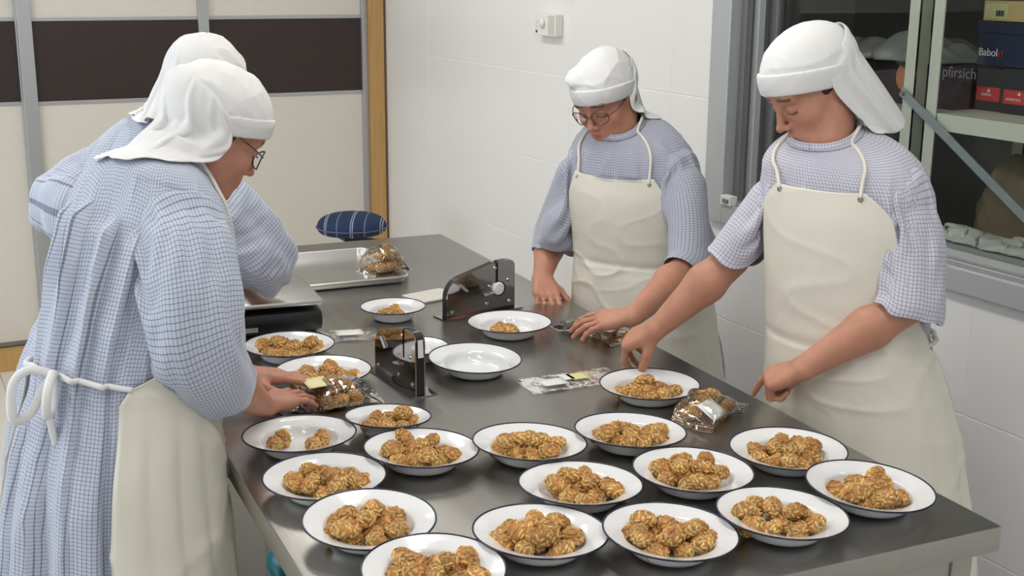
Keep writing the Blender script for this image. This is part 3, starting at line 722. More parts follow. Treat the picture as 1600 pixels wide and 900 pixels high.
# (u, v, radius, pastries, heap radius, words for this plate)
PL = [
 (614, 478, .0885, 3, .030, 'small plate by the first sealer and the baking tray', 'three pastries'),
 (452, 537, .1095, 14, .062, 'plate in front of the black scale', 'a flat heap'),
 (505, 577, .1095, 12, .062, 'plate just above the left worker\'s hands', 'a flat heap'),
 (652, 540, .078, 1, .02, 'small plate half behind the angled sealer', 'one pastry'),
 (740, 560, .1095, 0, 0, 'empty plate in the middle of the table', ''),
 (796, 502, .1095, 2, .02, 'plate in front of the far sealer', 'two pastries'),
 (1015, 599, .111, 9, .058, 'plate the right-hand worker is reaching into', 'a small heap'),
 (468, 678, .111, 4, .0, 'plate at the left table edge below the hands', 'two short rows'),
 (606, 653, .088, 8, .048, 'small plate between the bagged pastries and two larger plates', 'a heap'),
 (661, 703, .110, 14, .056, 'plate in the second row from the left table edge', 'a peaked heap'),
 (824, 691, .111, 14, .056, 'plate in the centre below the empty plate', 'a peaked heap'),
 (973, 675, .111, 14, .056, 'plate left of the bag with the white label', 'a peaked heap'),
 (1233, 700, .112, 14, .056, 'plate nearest the right-hand worker\'s apron', 'a heap'),
 (521, 740, .111, 14, .060, 'plate at the left table edge, second below the hands', 'a broad heap'),
 (906, 757, .111, 13, .060, 'plate in the centre of the near cluster', 'a broad heap'),
 (1082, 734, .111, 14, .056, 'plate below the bag with the white label', 'a heap'),
 (1350, 762, .113, 14, .054, 'plate closest to the near right table corner', 'a heap'),
 (577, 811, .111, 15, .062, 'plate at the left table edge, third below the hands', 'a broad heap'),
 (849, 834, .111, 15, .060, 'plate at the near edge, second from left in the front row', 'a heap'),
 (1045, 829, .111, 16, .062, 'plate at the near edge, third from left in the front row', 'a broad heap'),
 (1214, 803, .111, 14, .060, 'plate at the near edge, left of the corner plate', 'a heap'),
 (687, 883, .111, 16, .062, 'plate cut by the bottom picture edge', 'a peaked heap'),
]
P2 = np.array([hz(u, v, TZ+.036)[:2] for u, v, *_ in PL]); RR = np.array([p[2] for p in PL]); P0 = P2.copy()
for it in range(200):                                   # ease the plates apart so that rims only just overlap
    for i in range(len(P2)):
        for j in range(i):
            d = P2[i]-P2[j]; L = np.linalg.norm(d); mn = RR[i]+RR[j]-.010
            if L < mn: s = (mn-L)*.25*d/L; P2[i] += s; P2[j] -= s
    P2 += (P0-P2)*.01
NP = len(PL); tilt = np.zeros((NP, 2)); lift = np.zeros(NP)
for i in range(NP):
    for j in range(NP):
        if P2[i][0] <= P2[j][0]: continue               # the right-hand one of a pair lies on top
        d = P2[j]-P2[i]; L = np.linalg.norm(d); ov = RR[i]+RR[j]-L
        if ov > 0:
            hgt = ov*.30+.005; tilt[i] += hgt/(RR[i]*1.6)*d/L
tl = np.linalg.norm(tilt, axis=1); sc_ = np.minimum(1, .075/(tl+1e-9)); tilt *= sc_[:, None]
PM = {}; PLATES = []
m_cook = None
for i, (u, v, R_, n, hr, words, what) in enumerate(PL):
    if R_ not in PM: PM[R_] = plate_mesh(R_)
    o = bpy.data.objects.new('enamel_plate', PM[R_][0]); COL.objects.link(o)
    ch = bpy.data.objects.new('rim', PM[R_][1]); COL.objects.link(ch); ch.parent = o
    t = np.linalg.norm(tilt[i]); base = R_*.62
    if t > 1e-5: a = tilt[i]/t; rot = Matrix.Rotation(t, 3, Vector((a[1], -a[0], 0)))
    else: rot = Matrix.Identity(3)
    # tilt raises the side towards the covered neighbour
    if t > 1e-5 and (rot@Vector((a[0], a[1], 0))).z < 0: rot = rot.inverted()
    o.location = (P2[i][0], P2[i][1], TZ+.0004+base*math.sin(t)); o.rotation_euler = rot.to_euler()
    tag(o, 'white enamel %s' % words, 'plate', 'enamel plates on the steel table')
    PLATES.append((o, np.array(rot)))

# ------------------------------------------------------------------ pine-nut pastries
m_cook = vcol_mat('toasted_pastry', .55, sss=.05, bump=.25, bscale=220, rand=.14, mottle=.35)
def ico(sub):
    bm = bmesh.new(); bmesh.ops.create_icosphere(bm, subdivisions=sub, radius=1)
    v = np.array([x.co for x in bm.verts]); f = [[y.index for y in x.verts] for x in bm.faces]; bm.free(); return v, f
I1, F1 = ico(1); I3, F3 = ico(3)
def pastry_mesh(seed):
    r = np.random.default_rng(seed); ax = V(.0235, .0150, .0138)*np.array([r.uniform(.85, 1.1), r.uniform(.92, 1.08), 1])
    b = MB(); v = I3*(1+.10*sines(I3, 3.0, seed)[:, None])*ax; b.add(v, F3); cols = [np.tile(V(.46, .22, .06), (len(v), 1))*(1+.25*sines(I3, 5, seed+50)[:, None])]
    n = 52; gold = math.pi*(3-math.sqrt(5)); toast = unit(r.normal(size=3)*V(.5, .5, 0)+V(0, 0, .8))
    for k in range(n):
        zz = 1-2*(k+.5)/n; th_ = gold*k+r.uniform(-.2, .2); d = V(math.sqrt(1-zz*zz)*math.cos(th_), math.sqrt(1-zz*zz)*math.sin(th_), zz)
        t = np.cross(d, r.normal(size=3)); t /= np.linalg.norm(t); s = np.cross(d, t); ln, wd = r.uniform(.0058, .0078), r.uniform(.0023, .0030)
        q = I1.copy(); tap = 1-.30*q[:, 0:1]; pts = d*ax*(.985+.10*sines(d[None], 3.0, seed)[0])+q[:, 0:1]*ln*t+q[:, 1:2]*wd*tap*s+q[:, 2:3]*wd*.8*d
        b.add(pts, F1); h = np.clip(d@toast, 0, 1)**2*.75+.25*r.uniform(); base = V(.80, .54, .20)*(1-h)+V(.40, .145, .03)*h
        cols.append(np.tile(base*r.uniform(.85, 1.1), (len(pts), 1)))
    me = bpy.data.meshes.new('pastry'); me.from_pydata(b.v, [], b.f); me.materials.append(m_cook); me.polygons.foreach_set('use_smooth', [True]*len(me.polygons))
    a = me.color_attributes.new('Col', 'FLOAT_COLOR', 'POINT'); c = np.ones((len(b.v), 4)); c[:, :3] = np.clip(np.concatenate(cols), 0, 1); a.data.foreach_set('color', c.ravel())
    return me
PAST = [pastry_mesh(100+k) for k in range(7)]
RC = .0152
def heap(n, hr, seed):
    """drop pastries one by one, each into the lowest free place"""
    r = np.random.default_rng(seed); out = []
    for k in range(n):
        best = None
        for _ in range(60):
            a = r.uniform(0, 2*math.pi); q = hr*math.sqrt(r.uniform()); x, y = q*math.cos(a)*1.12, q*math.sin(a)*.92
            z = RC
            for (X, Y, Z) in out:
                d2 = (x-X)**2+(y-Y)**2
                if d2 < (2*RC)**2*1.10: z = max(z, Z+math.sqrt(max((2*RC)**2*1.10-d2, 0))*.85)
            s = z+.12*q+r.uniform(0, .006)
            if best is None or s < best[0]: best = (s, x, y, z)
        out.append(best[1:])
    return out
def put_pastry(p, label, group, rr, scale=1.0, rot=None):
    o = bpy.data.objects.new('pastry', PAST[rr.integers(len(PAST))]); COL.objects.link(o); o.location = p
    o.rotation_euler = rot if rot is not None else (rr.uniform(-.5, .5), rr.uniform(-.5, .5), rr.uniform(0, 6.28)); o.scale = [scale*rr.uniform(.93, 1.08)]*3
    return tag(o, label, 'pastry', group)
for i, (u, v, R_, n, hr, words, what) in enumerate(PL):
    if not n: continue
    rr = np.random.default_rng(500+i); o, rot = PLATES[i]; base = V(*o.location)
    if hr == 0: pts = [(-.046, -.020, RC), (-.038, .018, RC), (.030, -.020, RC), (.042, .018, RC)]
    elif n == 2: pts = [(-.030, -.012, RC), (.006, -.020, RC)]
    elif n == 3: pts = [(-.02, -.012, RC), (.014, -.014, RC), (-.004, .012, RC)]
    elif n == 1: pts = [(-.01, -.03, RC)]
    else: pts = heap(n, hr, 900+i)
    # long axis of the heap runs across the view
    for (x, y, z) in pts:
        lp = V(CR[0], CR[1], 0)*x/np.linalg.norm(CR[:2])+V(CF[0], CF[1], 0)*y/np.linalg.norm(CF[:2])
        p = base+rot@(lp+V(0, 0, z+.002))
        put_pastry(p, 'pastry %s the %s' % ('heaped on' if n > 4 else 'lying on', words), 'pastries on the %s' % words, rr, 1.0, rot=(rr.uniform(-.2, .2), rr.uniform(-.2, .2), 1.35) if hr == 0 else None)

# ------------------------------------------------------------------ cellophane bags
m_film = film_mat('cellophane', (.965, .965, .955), .06, .05)
m_lwhite = print_mat('white_label_print', (.80, .81, .80), (.25, .26, .28), .0035)
m_lyell = print_mat('yellow_label_print', (.74, .70, .38), (.30, .28, .12), .0035)
def quad_label(parent, c, ex, ey, hw, hh, m, name='label'):
    nrml = np.cross(ex, ey); c = V(*c); n = 5
    G = np.array([[c+ex*a*hw+ey*b_*hh for b_ in np.linspace(-1, 1, n)] for a in np.linspace(-1, 1, n)])
    uv = np.array([[a*hw+hw, b_*hh+hh] for a in np.linspace(-1, 1, n) for b_ in np.linspace(-1, 1, n)])
    return mk(name, G.reshape(-1, 3), grid_faces(n, n), m, parent, uv=uv, solid=.0004)
def bag(c, ang, hl, hw, H, label, pastries, seed, neck=0.35, plabel=None, labels=()):
    """filled bag: pillow of film, pastries inside, gathered or flat mouth at +x"""
    c = V(*c); ex = V(math.cos(ang), math.sin(ang), 0); ey = V(-math.sin(ang), math.cos(ang), 0); ez = V(0, 0, 1)
    r = empty('cellophane_bag', c, label, 'bag', 'cellophane bags')
    n, m_ = 40, 36; U = np.linspace(-1, 1, n); T = np.linspace(0, 2*math.pi, m_, endpoint=False); G = np.zeros((n, m_, 3))
    for a, u in enumerate(U):
        body = np.clip((1-neck-u)/(2-neck), 0, 1)          # 1 at the closed end, 0 along the mouth
        hz_ = H*np.sin(np.clip((u+1)/(2-neck*1.3), 0, 1)*math.pi)**.6+.002
        hw_ = hw*(1-.15*max(0, (u-.2))); x = u*hl
        for k, t in enumerate(T):
            s, cs = math.sin(t), math.cos(t)
            G[a, k] = (x, hw_*np.sign(cs)*abs(cs)**.75, hz_*(.5+.5*np.sign(s)*abs(s)**.8)+.001+.012*max(0, u-.6))
    G[..., 2] += .35*H*np.maximum(0, sines(G, 75, seed))*np.clip(G[..., 2]/max(H, .004), 0, 1)*.6
    G[..., 1] += .004*sines(G, 90, seed+1); G[..., 0] += .004*sines(G, 80, seed+2)
    G[..., 2] = np.maximum(G[..., 2], .0012)
    Wd = c+G[..., 0:1]*ex+G[..., 1:2]*ey+G[..., 2:3]*ez
    fs = grid_faces(n, m_, True)+[list(range(m_))]
    mk('film', Wd.reshape(-1, 3), fs, m_film, r)
    for (lx, ly, lz, hw2, hh2, mm, tl_) in labels:
        e2 = ey*math.cos(tl_)+ez*math.sin(tl_); quad_label(r, c+ex*lx+ey*ly+ez*lz, ex, e2, hw2, hh2, mm)
    rr = np.random.default_rng(seed+9)
    for (x, y, z) in pastries: put_pastry(c+ex*x+ey*y+V(0, 0, z), plabel, plabel, rr, .95)
    return r
def flat_bag(c, ang, hl, hw, label, labels, seed):
    c = V(*c); ex = V(math.cos(ang), math.sin(ang), 0); ey = V(-math.sin(ang), math.cos(ang), 0)
    r = empty('flat_cellophane_bag', c, label, 'bag', 'empty cellophane bags'); n = 26
    U, W = np.meshgrid(np.linspace(-1, 1, n), np.linspace(-1, 1, n), indexing='ij'); G = np.stack([U*hl, W*hw, U*0], -1)
    for dz in (0, 1):
        g = G.copy(); g[..., 2] = .0012+dz*.003+dz*.005*np.abs(sines(G, 40, seed))*np.clip(1-np.maximum(abs(U), abs(W))**6, 0, 1)
        mk('film_sheet', (c+g[..., 0:1]*ex+g[..., 1:2]*ey+g[..., 2:3]*V(0, 0, 1)).reshape(-1, 3), grid_faces(n, n), m_film, r)
    for (lx, ly, hw2, hh2, mm) in labels: quad_label(r, c+ex*lx+ey*ly+V(0, 0, .0115), ex, ey, hw2, hh2, mm)
    return r
def line_ang(a, b): d = hz(*b, TZ)-hz(*a, TZ); return math.atan2(d[1], d[0])
# bag by the right-hand worker's pointing finger
g4 = [(-.050, .020, .018), (-.012, .028, .018), (.020, .012, .018), (.026, -.022, .018), (.008, .004, .044), (-.022, .012, .044), (.046, .004, .018)]
bag(hz(1111, 650, TZ), line_ang((1070, 672), (1150, 622)), .098, .050, .055, 'clear bag of pastries with a white label under the pointing finger', g4, 41, plabel='pastry inside the bag under the pointing finger',
    labels=[(-.052, -.026, .036, .032, .024, m_lwhite, .55)])
# bag under the left worker's hands
g2 = [(.050, .02, .018), (.058, -.018, .018), (.022, .012, .018), (.018, -.022, .018), (.040, .0, .045), (-.01, .014, .018), (-.008, -.020, .018), (.012, .004, .045)]
bag(hz(512, 636, TZ), line_ang((440, 650), (560, 628))+math.pi, .112, .055, .058, 'clear bag of pastries with a yellow label beside the left worker\'s hands', [(-x, -y, z) for x, y, z in g2], 52, neck=.45, plabel='pastry inside the bag beside the left worker\'s hands',
    labels=[(.020, -.010, .057, .026, .024, m_lyell, -.15)])
# bag under the middle worker's hand
g3 = [(-.06, .01, .018), (-.045, -.022, .018), (-.02, .014, .018), (-.01, -.020, .018), (.018, .008, .018)]
bag(hz(926, 521, TZ), line_ang((975, 534), (890, 510)), .118, .056, .040, 'clear bag of pastries held flat by the middle worker', g3, 63, plabel='pastry inside the bag under the middle worker\'s palm',
    labels=[(-.075, .012, .036, .022, .026, m_lwhite, -.2)])
# bag on the tray
g1 = [(-.03, .02, .018), (.0, .026, .018), (.028, .012, .018), (-.024, -.016, .018), (.008, -.018, .018), (.03, -.02, .018), (-.012, .006, .046), (.016, .004, .046), (.0, -.006, .070)]
bag(V(*hz(602, 424, TZ+.003)), .2, .075, .060, .082, 'clear bag of pastries standing in the corner of the baking tray', g1, 74, neck=.2, plabel='pastry inside the bag on the baking tray')
# empty flat bags
flat_bag(hz(893, 596, TZ), line_ang((840, 603), (945, 588)), .120, .052, 'empty flat bag with two labels left of the plate being filled', [(-.055, -.016, .030, .022, m_lwhite), (.018, .0, .024, .022, m_lyell), (-.012, .006, .014, .022, m_lwhite)], 81)
flat_bag(hz(545, 525, TZ), line_ang((510, 527), (590, 522)), .075, .052, 'empty flat bag with a white label right of the plate by the scale', [(.0, -.006, .034, .024, m_lwhite)], 82)
# sheet stack of white paper
pc = hz(676, 463, TZ); pa = line_ang((655, 466), (697, 458)); R2 = np.array([[math.cos(pa), -math.sin(pa), 0], [math.sin(pa), math.cos(pa), 0], [0, 0, 1.]])
tag(MB().box((-.075, -.055, .0005), (.062, .05, .006), .0015, R2, pc).build('paper_stack', mat('cream_paper', (.66, .64, .58), .6, var=.05), loc=pc), 'thin stack of white wrapping sheets beside the far sealer', 'paper')

# ------------------------------------------------------------------ people
m_skin = vcol_mat('skin', .50, sss=.12, bump=.12, bscale=260, mottle=.06)
SK = V(.50, .235, .155)
m_ck_blue = check_mat('blue_check_cotton', (.53, .575, .69), (.10, .11, .17))
m_ck_lil = check_mat('lilac_check_cotton', (.60, .60, .69), (.16, .15, .23), .0078)
m_ck_grey = check_mat('grey_blue_check_cotton', (.46, .48, .57), (.11, .12, .18), .0078)
m_apron = mat('cream_vinyl', (.74, .71, .62), .42, var=.03, vscale=5, bump=.10, bscale=14, spec=.4)
m_veil = mat('white_cotton', (.77, .77, .77), .85, bump=.25, bscale=40, var=.02)
m_hair = mat('dark_hair', (.025, .014, .010), .6, bump=.5, bscale=200)
m_shoe = mat('black_leather', (.015, .014, .013), .4)
m_wire = mat('spectacle_wire', (.10, .085, .08), .3, .8)
m_lens = film_mat('spectacle_lens', (.97, .95, .96), .02, 0, 0, 1.16)
m_gold = mat('gold', (.8, .55, .2), .2, 1.0)
UP = V(0, 0, 1)

def head_mesh(neck, coarse=False, ears=1.0):
    h = .006 if coarse else .0023
    nb = V(*neck); lo = np.minimum(V(-.10, -.135, -.14), nb-.075); hi = np.maximum(V(.10, .135, .145), nb+.075)
    F = Field(lo, hi, h)
    F.ell((0, -.015, .032), (.073, .094, .083), 0); F.ell((0, .022, -.035), (.061, .066, .080), .03)
    for s in (-1, 1):
        F.cap((s*.050, -.002, -.052), (s*.014, .060, -.097), .020, .017, .025); F.ell((s*.043, .052, -.032), (.022, .024, .022), .028)
    F.ell((0, .070, -.098), (.018, .016, .015), .022); F.cap((-.036, .070, .024), (.036, .070, .024), .015, .015, .02)
    F.ell((0, .064, .050), (.048, .024, .034), .03)
    for s in (-1, 1): F.ell((s*.032, .101, -.002), (.019, .016, .013), .014, op='sub')
    for s in (-1, 1): F.ell((s*.031, .0735, -.003), (.0150, .0140, .0125), .004)
    F.cap((0, .084, .012), (0, .104, -.030), .0068, .0085, .012); F.ell((0, .107, -.034), (.0098, .0095, .0085), .006)
    for s in (-1, 1): F.ell((s*.0115, .096, -.0375), (.0070, .0095, .0065), .005); F.ell((s*.006, .102, -.0435), (.003, .005, .003), .003, op='sub')
    F.ell((0, .076, -.064), (.030, .018, .022), .016)
    for s in (-1, 1): F.cap((s*.021, .0845, -.0655), (s*.003, .0945, -.0605), .0028, .0046, .004); F.cap((s*.017, .0845, -.0700), (s*.002, .0930, -.0722), .0030, .0052, .004)
    F.cap((-.020, .0930, -.0662), (.020, .0930, -.0662), .0012, .0012, .002, op='sub')
    for s in (-1, 1):
        F.ell((s*(.0745-.010*(1-ears)), -.012, -.006-.004*ears), (.008, .019, .028), .008, R=np.array([[.94, -.3*s, 0], [.3*s, .94, 0], [0, 0, 1.]]))
        F.ell((s*.084, -.006, .0), (.006, .011, .018), .005, op='sub')
    nt = V(0, -.022, -.045); F.cap(nt, nt+(nb-nt)*.5, .050, .048, .025); F.cap(nt+(nb-nt)*.5, nb, .048, .056, .03)
    v, f = F.mesh()
    x, y, z = np.abs(v[:, 0]), v[:, 1], v[:, 2]; C = np.tile(SK, (len(v), 1))*(1+.05*sines(v, 60, 5)[:, None])
    def paint(mask, col, a=1.0): C[:] = C*(1-a*mask[:, None])+V(*col)*a*mask[:, None]
    soft = lambda d, w_: np.clip(1-d/w_, 0, 1)
    front = (y > .055).astype(float)
    paint(soft(np.sqrt((x-.045)**2+(z+.035)**2), .035)*front, (.56, .20, .13), .5)                    # cheeks
    paint(soft(np.sqrt(x**2+(z+.036)**2), .016)*(y > .09), (.56, .19, .13), .5)
    paint(np.clip(soft(np.sqrt((x/.022)**2+((z+.0665)/.0095)**2), 1.0)*2.5, 0, 1)*(y > .078), (.40, .115, .10), .75)   # lips
    bz = .0265-.10*np.maximum(x-.030, 0)-.06*np.maximum(.026-x, 0)
    paint(np.clip(soft(np.abs(z-bz), .0052)*2, 0, 1)*(x > .013)*(x < .052)*front, (.045, .025, .016), .8)  # brows
    ez = -.0105+.10*((x-.031)**2)/.02
    paint(np.clip(soft(np.abs(z-ez), .0030)*2, 0, 1)*(np.abs(x-.031) < .0155)*front, (.03, .016, .012), .85)  # lowered lashes
    paint(soft(np.sqrt(((x-.031)/.02)**2+((z+.001)/.013)**2), 1.0)*front, (.36, .15, .10), .35)
    return v, f, C

def limb_mesh(elbow, wrist, d, n, right, curls, thumb=(35, 20, 15), spread=1.0, s=.96, thumb_out=.75, rE=.040, voxel=.0023, upper=None, flat=1.0):
    """forearm and hand with five jointed fingers"""
    Y = unit(d); n = V(*n); Z = unit(n-(n@Y)*Y); X = np.cross(Z, Y) if right else np.cross(Y, Z)     # X points to the thumb side
    W = V(*wrist); T = lambda x, y, z: W+s*(X*x+Y*y+Z*z)
    caps = []
    E_ = V(*elbow); mid = E_+(W-E_)*.35
    caps += [(E_, mid, rE, rE*1.02, .02), (mid, T(.007, 0, 0), rE*1.0, .0215*s, .02), (mid, T(-.007, 0, 0), rE*.98, .0215*s, .02)]
    if upper is not None: caps.append((V(*upper), E_, rE*1.12, rE*1.02, .02))
    bx = [.029, .0095, -.0105, -.0285]; by = [.086, .090, .086, .077]; ln = [(.041, .025, .021), (.045, .029, .022), (.042, .027, .022), (.033, .020, .019)]
    rr = [.0088, .0090, .0086, .0078]; nails = []
    for k in range(4):
        b = T(bx[k], by[k], 0); w0 = T(bx[k]*.55, .006, 0); caps.append((w0, b, .0150*s, .0105*s, .013)); caps.append((T(bx[k]*.8, .045, -.004), T(bx[k], by[k]-.012, -.003), .0125*s, .0105*s, .010))
        sp = math.radians((1.2-k)*4.2*spread); fd = Y*math.cos(sp)+X*math.sin(sp); a = 0; p = b
        for j in range(3):
            a += math.radians(curls[k][j]); dr = fd*math.cos(a)-Z*math.sin(a); q = p+dr*ln[k][j]*s
            r0, r1 = rr[k]*s*(1-.09*j), rr[k]*s*(.91-.09*j); caps.append((p, q, r0, r1, .0035 if j else .006)); p = q
            if j == 2: up_ = Z*math.cos(a)+fd*math.sin(a); nails.append((q+up_*r1*.75-dr*.004*s, dr))
    tb_ = T(.020, .018, -.008); t0, t1, t2 = [math.radians(t) for t in thumb]
    d0 = unit(X*thumb_out+Y*.75-Z*math.sin(t0)*.9); p1 = tb_+d0*.042*s; d1 = unit(d0*math.cos(t1)+unit(Y*.75-X*.55-Z*.35)*math.sin(t1)); p2 = p1+d1*.033*s
    d2 = unit(d1*math.cos(t2)+unit(Y*.6-X*.7-Z*.3)*math.sin(t2)); p3 = p2+d2*.026*s
    caps += [(T(.010, .012, -.004), p1, .016*s, .0120*s, .014), (p1, p2, .0108*s, .0100*s, .005), (p2, p3, .0100*s, .0080*s, .004)]
    allp = np.array([c[0] for c in caps]+[c[1] for c in caps]); F = Field(allp.min(0)-.06, allp.max(0)+.06, voxel)
    for a, b, r0, r1, k in caps: F.cap(a, b, r0, r1, k)
    v, f = F.mesh(); C = np.tile(SK, (len(v), 1))*(1+.05*sines(v, 70, 3)[:, None])
    kn = [T(bx[k], by[k], .008) for k in range(4)]
    for p in kn+[p2]:
        m = np.clip(1-np.linalg.norm(v-p, axis=1)/.016, 0, 1)[:, None]; C = C*(1-.35*m)+V(.55, .19, .13)*.35*m
    for p, dr in nails:
        m = np.clip((.0062-np.linalg.norm(v-p, axis=1))/.002, 0, 1)[:, None]; C = C*(1-.6*m)+V(.66, .36, .29)*.6*m
    ring_at = T(bx[2], by[2], 0); return v, f, C, (T, Y, Z, X)

def join(parts):
    vs, fs, cs, n = [], [], [], 0
    for v, f, c in parts: vs.append(v); fs.append(np.asarray(f)+n); cs.append(c); n += len(v)
    return np.concatenate(vs), np.concatenate(fs), np.concatenate(cs)

class Torso:
    """dress body: elliptical stations from hem to collar, swept along a leaning spine"""
    def __init__(s, f, st, fold, expo=2.3):
        s.f = unit((*f, 0)); s.r = V(s.f[1], -s.f[0], 0); s.st = np.array(st, float); s.fold = fold; s.e = expo
    def at(s, t, th, off=0.0):
        t, th = np.broadcast_arrays(np.asarray(t, float), np.asarray(th, float)); S = cr(s.st, t.ravel()).reshape(t.shape+(6,))
        x, y, z, a, b, p = np.moveaxis(S, -1, 0); sn, cs = np.sin(th), np.cos(th); e = 2/s.e
        rad = (np.abs(sn)**s.e+np.abs(cs)**s.e)**(-1/s.e)
        # keep thickness parameter along the ray so that folds only move the cloth in and out
        dsp = s.fold(t, th, z)+off
        fx = s.f[0]*np.cos(p), s.f[1]*np.cos(p), -np.sin(p)
        ra, rb = a*rad*sn, b*rad*cs
        L = np.sqrt(ra**2+rb**2)+1e-9; k = (L+dsp)/L; ra, rb = ra*k, rb*k
        return np.stack([x+s.r[0]*ra+fx[0]*rb, y+s.r[1]*ra+fx[1]*rb, z+fx[2]*rb], -1)
def ridge(ph):
    q = 1-np.mod(ph, 1.0)**.62; return 1-np.abs(2*q-1)**1.6           # round ridges with sharp valleys between
def torso_mesh(T, t0, t1, nt, nth, seam, ref=1.08):
    t = np.linspace(t0, t1, nt); th = np.linspace(seam, seam+2*math.pi, nth+1); tt, hh = np.meshgrid(t, th, indexing='ij'); G = T.at(tt, hh); zc = G[..., 2]; am = np.interp(zc, [.2, .9, 1.1, 1.36, 1.44, 1.47], [.006, .006, .006, .005, .003, 0])
    k_ = (am*(crease(G*np.array([1.3, 1.3, .35]), 48, 71)+.6*crease(G*np.array([1, 1, .6]), 90, 72, 3)-.55))[..., None]; cn = cr(T.st, t)[:, None, :3]; o_ = G-cn; G = G+o_/(np.linalg.norm(o_, axis=2, keepdims=True)+1e-6)*k_
    L = np.concatenate([np.zeros((1, nth+1)), np.cumsum(np.linalg.norm(np.diff(T.at(tt, hh), axis=0), axis=2), 0)]); L = L*.6+.4*L.mean(1, keepdims=True); uv = np.stack(np.broadcast_arrays((hh-seam)/(2*math.pi)*ref, L), -1)
    return G.reshape(-1, 3), grid_faces(nt, nth+1), uv.reshape(-1, 2)
def sleeve_mesh(pts, radii, fold, seed, nt=90, nth=110, squash=1.0, sdir=None):
    P = cr(pts, np.linspace(0, len(pts)-1, nt)); Rr = cr(radii, np.linspace(0, len(radii)-1, nt)); G = np.zeros((nt, nth+1, 3)); prev = V(*(sdir if sdir is not None else (.3, .2, .1)))
    th = np.linspace(0, 2*math.pi, nth+1); r_ = np.random.default_rng(seed); ph = r_.uniform(0, 6.28, 6)
    for i in range(nt):
        tg = unit(P[min(i+1, nt-1)]-P[max(i-1, 0)]); x = unit(prev-tg*(prev@tg)); y = np.cross(tg, x); prev = x; s = i/(nt-1)
        d = fold*(.35+.65*s)*(.9*np.sin(3*th+ph[0]+5*s)+.7*np.sin(5*th+ph[1]-4*s)+.5*np.sin(2*th+ph[2]+9*s)+.5*np.sin(8*th+ph[3]+3*s)*s)
        d = d+fold*.8*np.sin(s*17+2*np.sin(th+ph[4]))*np.sin(th+ph[5])*np.exp(-((s-.55)/.3)**2)
        base_ = P[i]+Rr[i]*(np.cos(th)[:, None]*x+np.sin(th)[:, None]*y)
        rad = Rr[i]+d+fold*1.5*(crease(base_, 52, seed)+.6*crease(base_, 95, seed+1)-.5)*(.4+.6*s)+(.002 if s > .90 else 0)
        if i >= nt-2: rad = rad-.003*(i-nt+3)
        G[i] = P[i]+rad[:, None]*(np.cos(th)[:, None]*x*squash+np.sin(th)[:, None]*y)
    L = np.concatenate([[0], np.cumsum(np.linalg.norm(np.diff(P, axis=0), axis=1))]); uv = np.stack(np.broadcast_arrays(th[None]/(2*math.pi)*float(np.mean(Rr))*6.6, L[:, None]), -1)
    return G.reshape(-1, 3), grid_faces(nt, nth+1), uv.reshape(-1, 2)

def pbd(G, rest_u, rest_v, pin, collide, closed=False, steps=60, its=6, bend=.25, grav=5.0, damp=.95, dt=1/60., shear=.4):
    """settle a grid of cloth under gravity with position-based constraints; rest_u (rows-1, cols) along, rest_v (rows, cols or cols-1) across"""
    P = G.copy(); Q = P.copy(); w_ = np.where(pin, 0., 1.)[..., None]; nr, na = P.shape[:2]
    def solve(A, B, wa, wb, L, k):
        d = B-A; l = np.linalg.norm(d, axis=-1, keepdims=True)+1e-9; ws = wa+wb; c = np.where(ws > 0, k*(l-L[..., None])/np.maximum(ws, 1e-6)/l, 0)*d
        A += wa*c; B -= wb*c
    ru2 = rest_u[:-1]+rest_u[1:]
    dg = np.sqrt(rest_u[:, :na-1]**2+(.5*(rest_v[:-1, :na-1]+rest_v[1:, :na-1]))**2)
    for st_ in range(steps):
        vel = (P-Q)*(damp if st_ > steps*.5 else 0); Q = P.copy(); P = P+w_*(vel-np.array([0, 0, grav*dt*dt]))
        for it in range(its):
            for o in (0, 1): solve(P[o:nr-1:2], P[o+1::2][:len(P[o:nr-1:2])], w_[o:nr-1:2], w_[o+1::2][:len(P[o:nr-1:2])], rest_u[o::2], 1.0)
            for o in (0, 1):
                A = P[:, o:na-1:2]; B = P[:, o+1::2][:, :A.shape[1]]; solve(A, B, w_[:, o:na-1:2], w_[:, o+1::2][:, :A.shape[1]], rest_v[:, o:na-1:2], 1.0)
            if closed:
                m = .5*(P[:, 0]+P[:, -1]); P[:, 0] = m; P[:, -1] = m
            for o in (0, 1):
                for (sa, sb) in ((slice(0, na-1), slice(1, na)), (slice(1, na), slice(0, na-1))):
                    A = P[o:nr-1:2, sa]; B = P[o+1::2, sb][:A.shape[0]]; d = B-A; l = np.linalg.norm(d, axis=-1, keepdims=True)+1e-9
                    c = shear*.25*(l-dg[o::2][..., None])/l*d; A += w_[o:nr-1:2, sa]*c; B -= w_[o+1::2, sb][:A.shape[0]]*c
            A = P[:-2]; B = P[2:]; d = B-A; l = np.linalg.norm(d, axis=-1, keepdims=True)+1e-9; c = bend*.25*np.minimum(l-ru2[..., None], 0)/l*d; A += w_[:-2]*c; B -= w_[2:]*c
            rv2 = rest_v[:, :na-2]+rest_v[:, 1:na-1]
            A = P[:, :-2]; B = P[:, 2:]; d = B-A; l = np.linalg.norm(d, axis=-1, keepdims=True)+1e-9; c = bend*.25*np.minimum(l-rv2[..., None], 0)/l*d; A += w_[:, :-2]*c; B -= w_[:, 2:]*c
        for i in range(1, nr):                              # no row may stretch away from the one above it
            d = P[i]-P[i-1]; l = np.linalg.norm(d, axis=-1); k = np.minimum(1, rest_u[i-1]*1.015/(l+1e-9)); P[i] = np.where(pin[i][:, None], P[i], P[i-1]+d*k[:, None])
        N2 = collide(P); hit = (np.abs(N2-P).sum(-1, keepdims=True) > 1e-7) & (w_ > 0); P = np.where(w_ > 0, N2, P); Q = np.where(hit, P*.6+Q*.4, Q)
    return P
